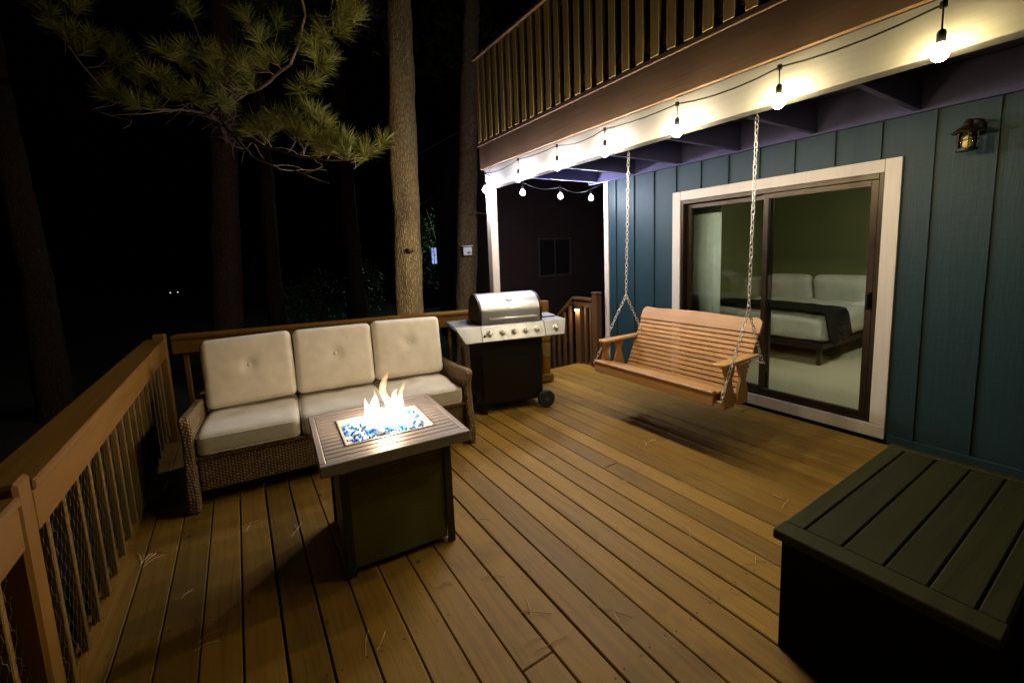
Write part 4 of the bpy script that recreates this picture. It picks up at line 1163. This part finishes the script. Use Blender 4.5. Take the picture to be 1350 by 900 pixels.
for tp in tufts:
    tp = Vector(tp)
    q = min(main_pts, key=lambda p: (p - tp).length)
    mid = q.lerp(tp, 0.5) + Vector((rnd.uniform(-.05, .05), rnd.uniform(-.05, .05), -0.04))
    d = (tp - q)
    if d.length < 0.05: d = Vector((0.6, -0.6, 0.2))
    if d.length > 0.06: b.tube([q - Vector(o3), mid - Vector(o3), tp - Vector(o3)], [0.008, 0.006, 0.004], 6)
    d = d.normalized() + Vector((0, 0, 0.8))
    tuft(bn, tp - Vector(o3), d, 150, 0.22, rnd, 1.1)
    for s_i in range(2):
        off = Vector((rnd.uniform(-1, 1), rnd.uniform(-1, 1), rnd.uniform(-0.5, 0.8))) * 0.2
        p2 = tp + off
        b.tube([mid - Vector(o3), (mid + p2) / 2 - Vector(o3) + Vector((0, 0, -0.02)), p2 - Vector(o3)], [0.005, 0.004, 0.003], 5)
        tuft(bn, p2 - Vector(o3), off.normalized() + Vector((0, 0, 0.8)), 105, 0.21, rnd, 1.1)
# bare drooping twigs on the underside
for k in range(46):
    q = rnd.choice(main_pts[len(main_pts) // 3:]); p = q.copy(); pts = [p - Vector(o3)]
    dirv = Vector((rnd.uniform(-1, 1), rnd.uniform(-1, 0.6), rnd.uniform(-0.7, 0.5))).normalized()
    for s_i in range(5):
        p = p + dirv * 0.07; dirv = (dirv + Vector((rnd.uniform(-.4, .4), rnd.uniform(-.4, .4), rnd.uniform(-.3, .3)))).normalized(); pts.append(p - Vector(o3))
    b.tube(pts, [0.005, 0.0045, 0.004, 0.003, 0.0025, 0.002], 5)
b.build('twigs', M_twig, t3, smooth=True)['kind'] = 'stuff'
bn.build('foliage', M_needle, t3, recalc=False)['kind'] = 'stuff'

# dim trees farther out
specs = [((-3.14, 11.4), 0.23, 'very dark pine trunk farthest to the left beyond the railing', 0), ((3.2, 14.5), 0.26, 'dim reddish pine trunk left of the tall bright trunk', 1), ((1.0, 16.2), 0.24, 'dim thin pine trunk deep in the wood above the middle cushion', 2), ((7.9, 15.5), 0.28, 'dark pine trunk deep in the wood between the two lit trunks', 3)]
for (x, y), r, lab, k in specs:
    o4 = (x, y, gz(x, y))
    t = thing('pine_tree', lab, 'tree', o4)
    ln = 0.12 * (k - 1)
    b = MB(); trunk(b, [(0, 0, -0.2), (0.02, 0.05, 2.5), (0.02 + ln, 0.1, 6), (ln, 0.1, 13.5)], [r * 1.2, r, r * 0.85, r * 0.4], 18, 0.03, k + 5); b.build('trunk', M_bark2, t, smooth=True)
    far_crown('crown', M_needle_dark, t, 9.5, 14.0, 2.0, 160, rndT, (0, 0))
# leafy shrubs past the railing
def shrub(x, y, h, r, lab, n):
    z = gz(x, y)
    t = thing('shrub', lab, 'shrub', (x, y, z), 0, 'shrubs in the dark beyond the railing')
    b = MB(); rnd = random.Random(int(x * 100))
    for k in range(7):
        a = rnd.uniform(0, 2 * PI); b.tube([(0, 0, 0), (0.3 * r * math.cos(a), 0.3 * r * math.sin(a), h * 0.5), (0.7 * r * math.cos(a), 0.7 * r * math.sin(a), h * 0.9)], [0.02, 0.014, 0.006], 6)
    b.build('stems', M_twig, t)['kind'] = 'stuff'
    b = MB()
    for k in range(n):
        a = rnd.uniform(0, 2 * PI); rr = r * math.sqrt(rnd.random()); zz = h * (0.25 + 0.75 * rnd.random()) * (1 - 0.3 * (rr / r) ** 2)
        c = Vector((rr * math.cos(a), rr * math.sin(a), zz)); s_ = rnd.uniform(0.04, 0.09)
        u = Vector((rnd.uniform(-1, 1), rnd.uniform(-1, 1), rnd.uniform(-0.4, 0.6))).normalized(); v = u.cross(Vector((rnd.uniform(-1, 1), rnd.uniform(-1, 1), 1))).normalized()
        b.quad(c - u * s_, c + v * s_ * 0.45, c + u * s_, c - v * s_ * 0.45)
    b.build('foliage', M_leaf, t, recalc=False)['kind'] = 'stuff'
M_leaf = needle_mat('shrub leaves', (0.05, 0.11, 0.06), (0.09, 0.17, 0.08))
shrub(10.2, 22.4, 6.2, 1.6, 'teal lit shrub beside the bright blue far window', 1500)
shrub(2.6, 17.5, 2.6, 0.9, 'dim green shrub left of the tall pine', 700)
shrub(1.6, 18.2, 2.2, 0.7, 'faint thin green shrub above the middle cushion', 500)
shrub(4.3, 18.0, 3.0, 0.9, 'dim shrub just left of the tall lit trunk', 700)

# ------------------------------------------------------------------ neighbours
M_dimwin = plain('dark neighbour pane', (0.03, 0.02, 0.022), 0.3)
M_wfr = plain('window frame paint', (0.11, 0.09, 0.10), 0.5)
nh = thing('neighbor_house', 'dark brown neighbouring house with a dim framed window beyond the stairs', 'house', (5.9, 10.0, -1.5))
b = MB(); b.box(0, 7.0, 0, 4.0, 0, 6.5); b.build('wall', M_neigh, nh)
b = MB(); b.prism([(-0.4, 6.4), (3.5, 8.6), (7.4, 6.4), (7.4, 6.55), (3.5, 8.8), (-0.4, 6.55)], 'y', -0.5, 4.5); b.build('roof', M_boxd, nh)
wx0, wx1, wz0, wz1 = 1.45, 2.55, 2.35, 3.35
b = MB(); b.box(wx0 - 0.05, wx0, -0.03, -0.002, wz0, wz1); b.box(wx1, wx1 + 0.05, -0.03, -0.002, wz0, wz1); b.box(wx0 - 0.05, wx1 + 0.05, -0.03, -0.002, wz1 + 0.001, wz1 + 0.05); b.box(wx0 - 0.05, wx1 + 0.05, -0.03, -0.002, wz0 - 0.05, wz0 - 0.001); b.box(1.98, 2.02, -0.028, -0.002, wz0 + 0.001, wz1 - 0.001)
wn = b.build('window', M_wfr, nh)
b = MB(); b.box(wx0, wx1, -0.010, -0.001, wz0, wz1); b.build('pane', M_dimwin, wn)
# far house with a lit window
fh = thing('far_house', 'distant dark house with one narrow bluish lit window among trees', 'house', (8.6, 24.2, gz(9, 24)))
z_ = gz(9, 24)
b = MB(); b.box(0, 7.0, 0, 4, -0.5, 5.5); b.build('wall', M_boxd, fh)
b = MB(); b.prism([(-0.5, 5.4), (3.5, 7.4), (7.5, 5.4), (7.5, 5.6), (3.5, 7.6), (-0.5, 5.6)], 'y', -0.6, 4.5); b.build('roof', M_boxd, fh)
fx = 9.95 - 8.6
b = MB(); b.box(fx - 0.14, fx + 0.24, -0.04, -0.003, 1.0 - z_, 2.02 - z_); b.box(fx - 0.30, fx + 0.36, -0.03, -0.001, 2.05 - z_, 2.10 - z_); wf = b.build('window', M_boxd, fh)
M_blue = emit('blue lit window', (0.35, 0.5, 1.0), 0.9)
b = MB(); b.box(fx - 0.10, fx + 0.03, -0.05, -0.042, 1.04 - z_, 1.98 - z_); b.box(fx + 0.07, fx + 0.2, -0.05, -0.042, 1.04 - z_, 1.98 - z_); b.build('pane', M_blue, wf)
# cool yard lamp behind the tall pine, lighting the shrubs round it
M_teal = emit('cool yard lamp', (0.55, 0.95, 0.75), 550)
yx, yy_ = 8.0, 21.2
pl = thing('yard_lamp', 'cool white yard lamp hidden behind the tall pine', 'lamp', (yx, yy_, gz(yx, yy_)))
h = 3.3 - gz(yx, yy_)
b = MB(); b.tube([(0, 0, -0.1), (0, 0, h)], 0.035, 8); b.build('pole', M_boxd, pl)
b = MB(); b.lathe([(0.05, h + 0.001), (0.10, h + 0.08), (0.06, h + 0.16)], 14); b.build('lamp', M_teal, pl)
b = MB(); b.lathe([(0.14, h + 0.165), (0.05, h + 0.22), (0.01, h + 0.23)], 14); b.build('lamp_cap', M_boxd, pl)
# two tiny town lights far away
M_far = emit('far lamp', (1, 0.95, 0.85), 1.2)
for (x, y, z, lab) in ((-7.96, 75.84, -4.09, 'left one of two tiny white lights far off in the dark'), (-7.07, 75.27, -4.14, 'right one of two tiny white lights far off in the dark')):
    t = thing('street_lamp', lab, 'lamp', (x, y, gz(x, y)), 0, 'tiny far lights')
    h = max(0.5, z - gz(x, y))
    b = MB(); b.tube([(0, 0, 0), (0, 0, h)], 0.04, 8); b.build('pole', M_boxd, t)
    b = MB(); b.lathe([(0.06, h + 0.001), (0.09, h + 0.06), (0.04, h + 0.12)], 12); b.build('lamp_head', M_far, t)

# ------------------------------------------------------------------ render settings
vs_ = sc.view_settings
sc.display_settings.display_device = 'sRGB'
vs_.view_transform = 'Standard'; vs_.look = 'None'; vs_.exposure = 0.0; vs_.gamma = 1.0
try: vs_.use_curve_mapping = False
except Exception: pass
cy = sc.cycles
cy.use_denoising = True
try: cy.denoiser = 'OPENIMAGEDENOISE'
except Exception: pass
cy.max_bounces = 8; cy.diffuse_bounces = 4; cy.glossy_bounces = 4; cy.transparent_max_bounces = 12; cy.transmission_bounces = 6; cy.volume_bounces = 0
cy.sample_clamp_indirect = 6.0; cy.sample_clamp_direct = 0.0
cy.use_light_tree = True
cy.caustics_reflective = False; cy.caustics_refractive = False
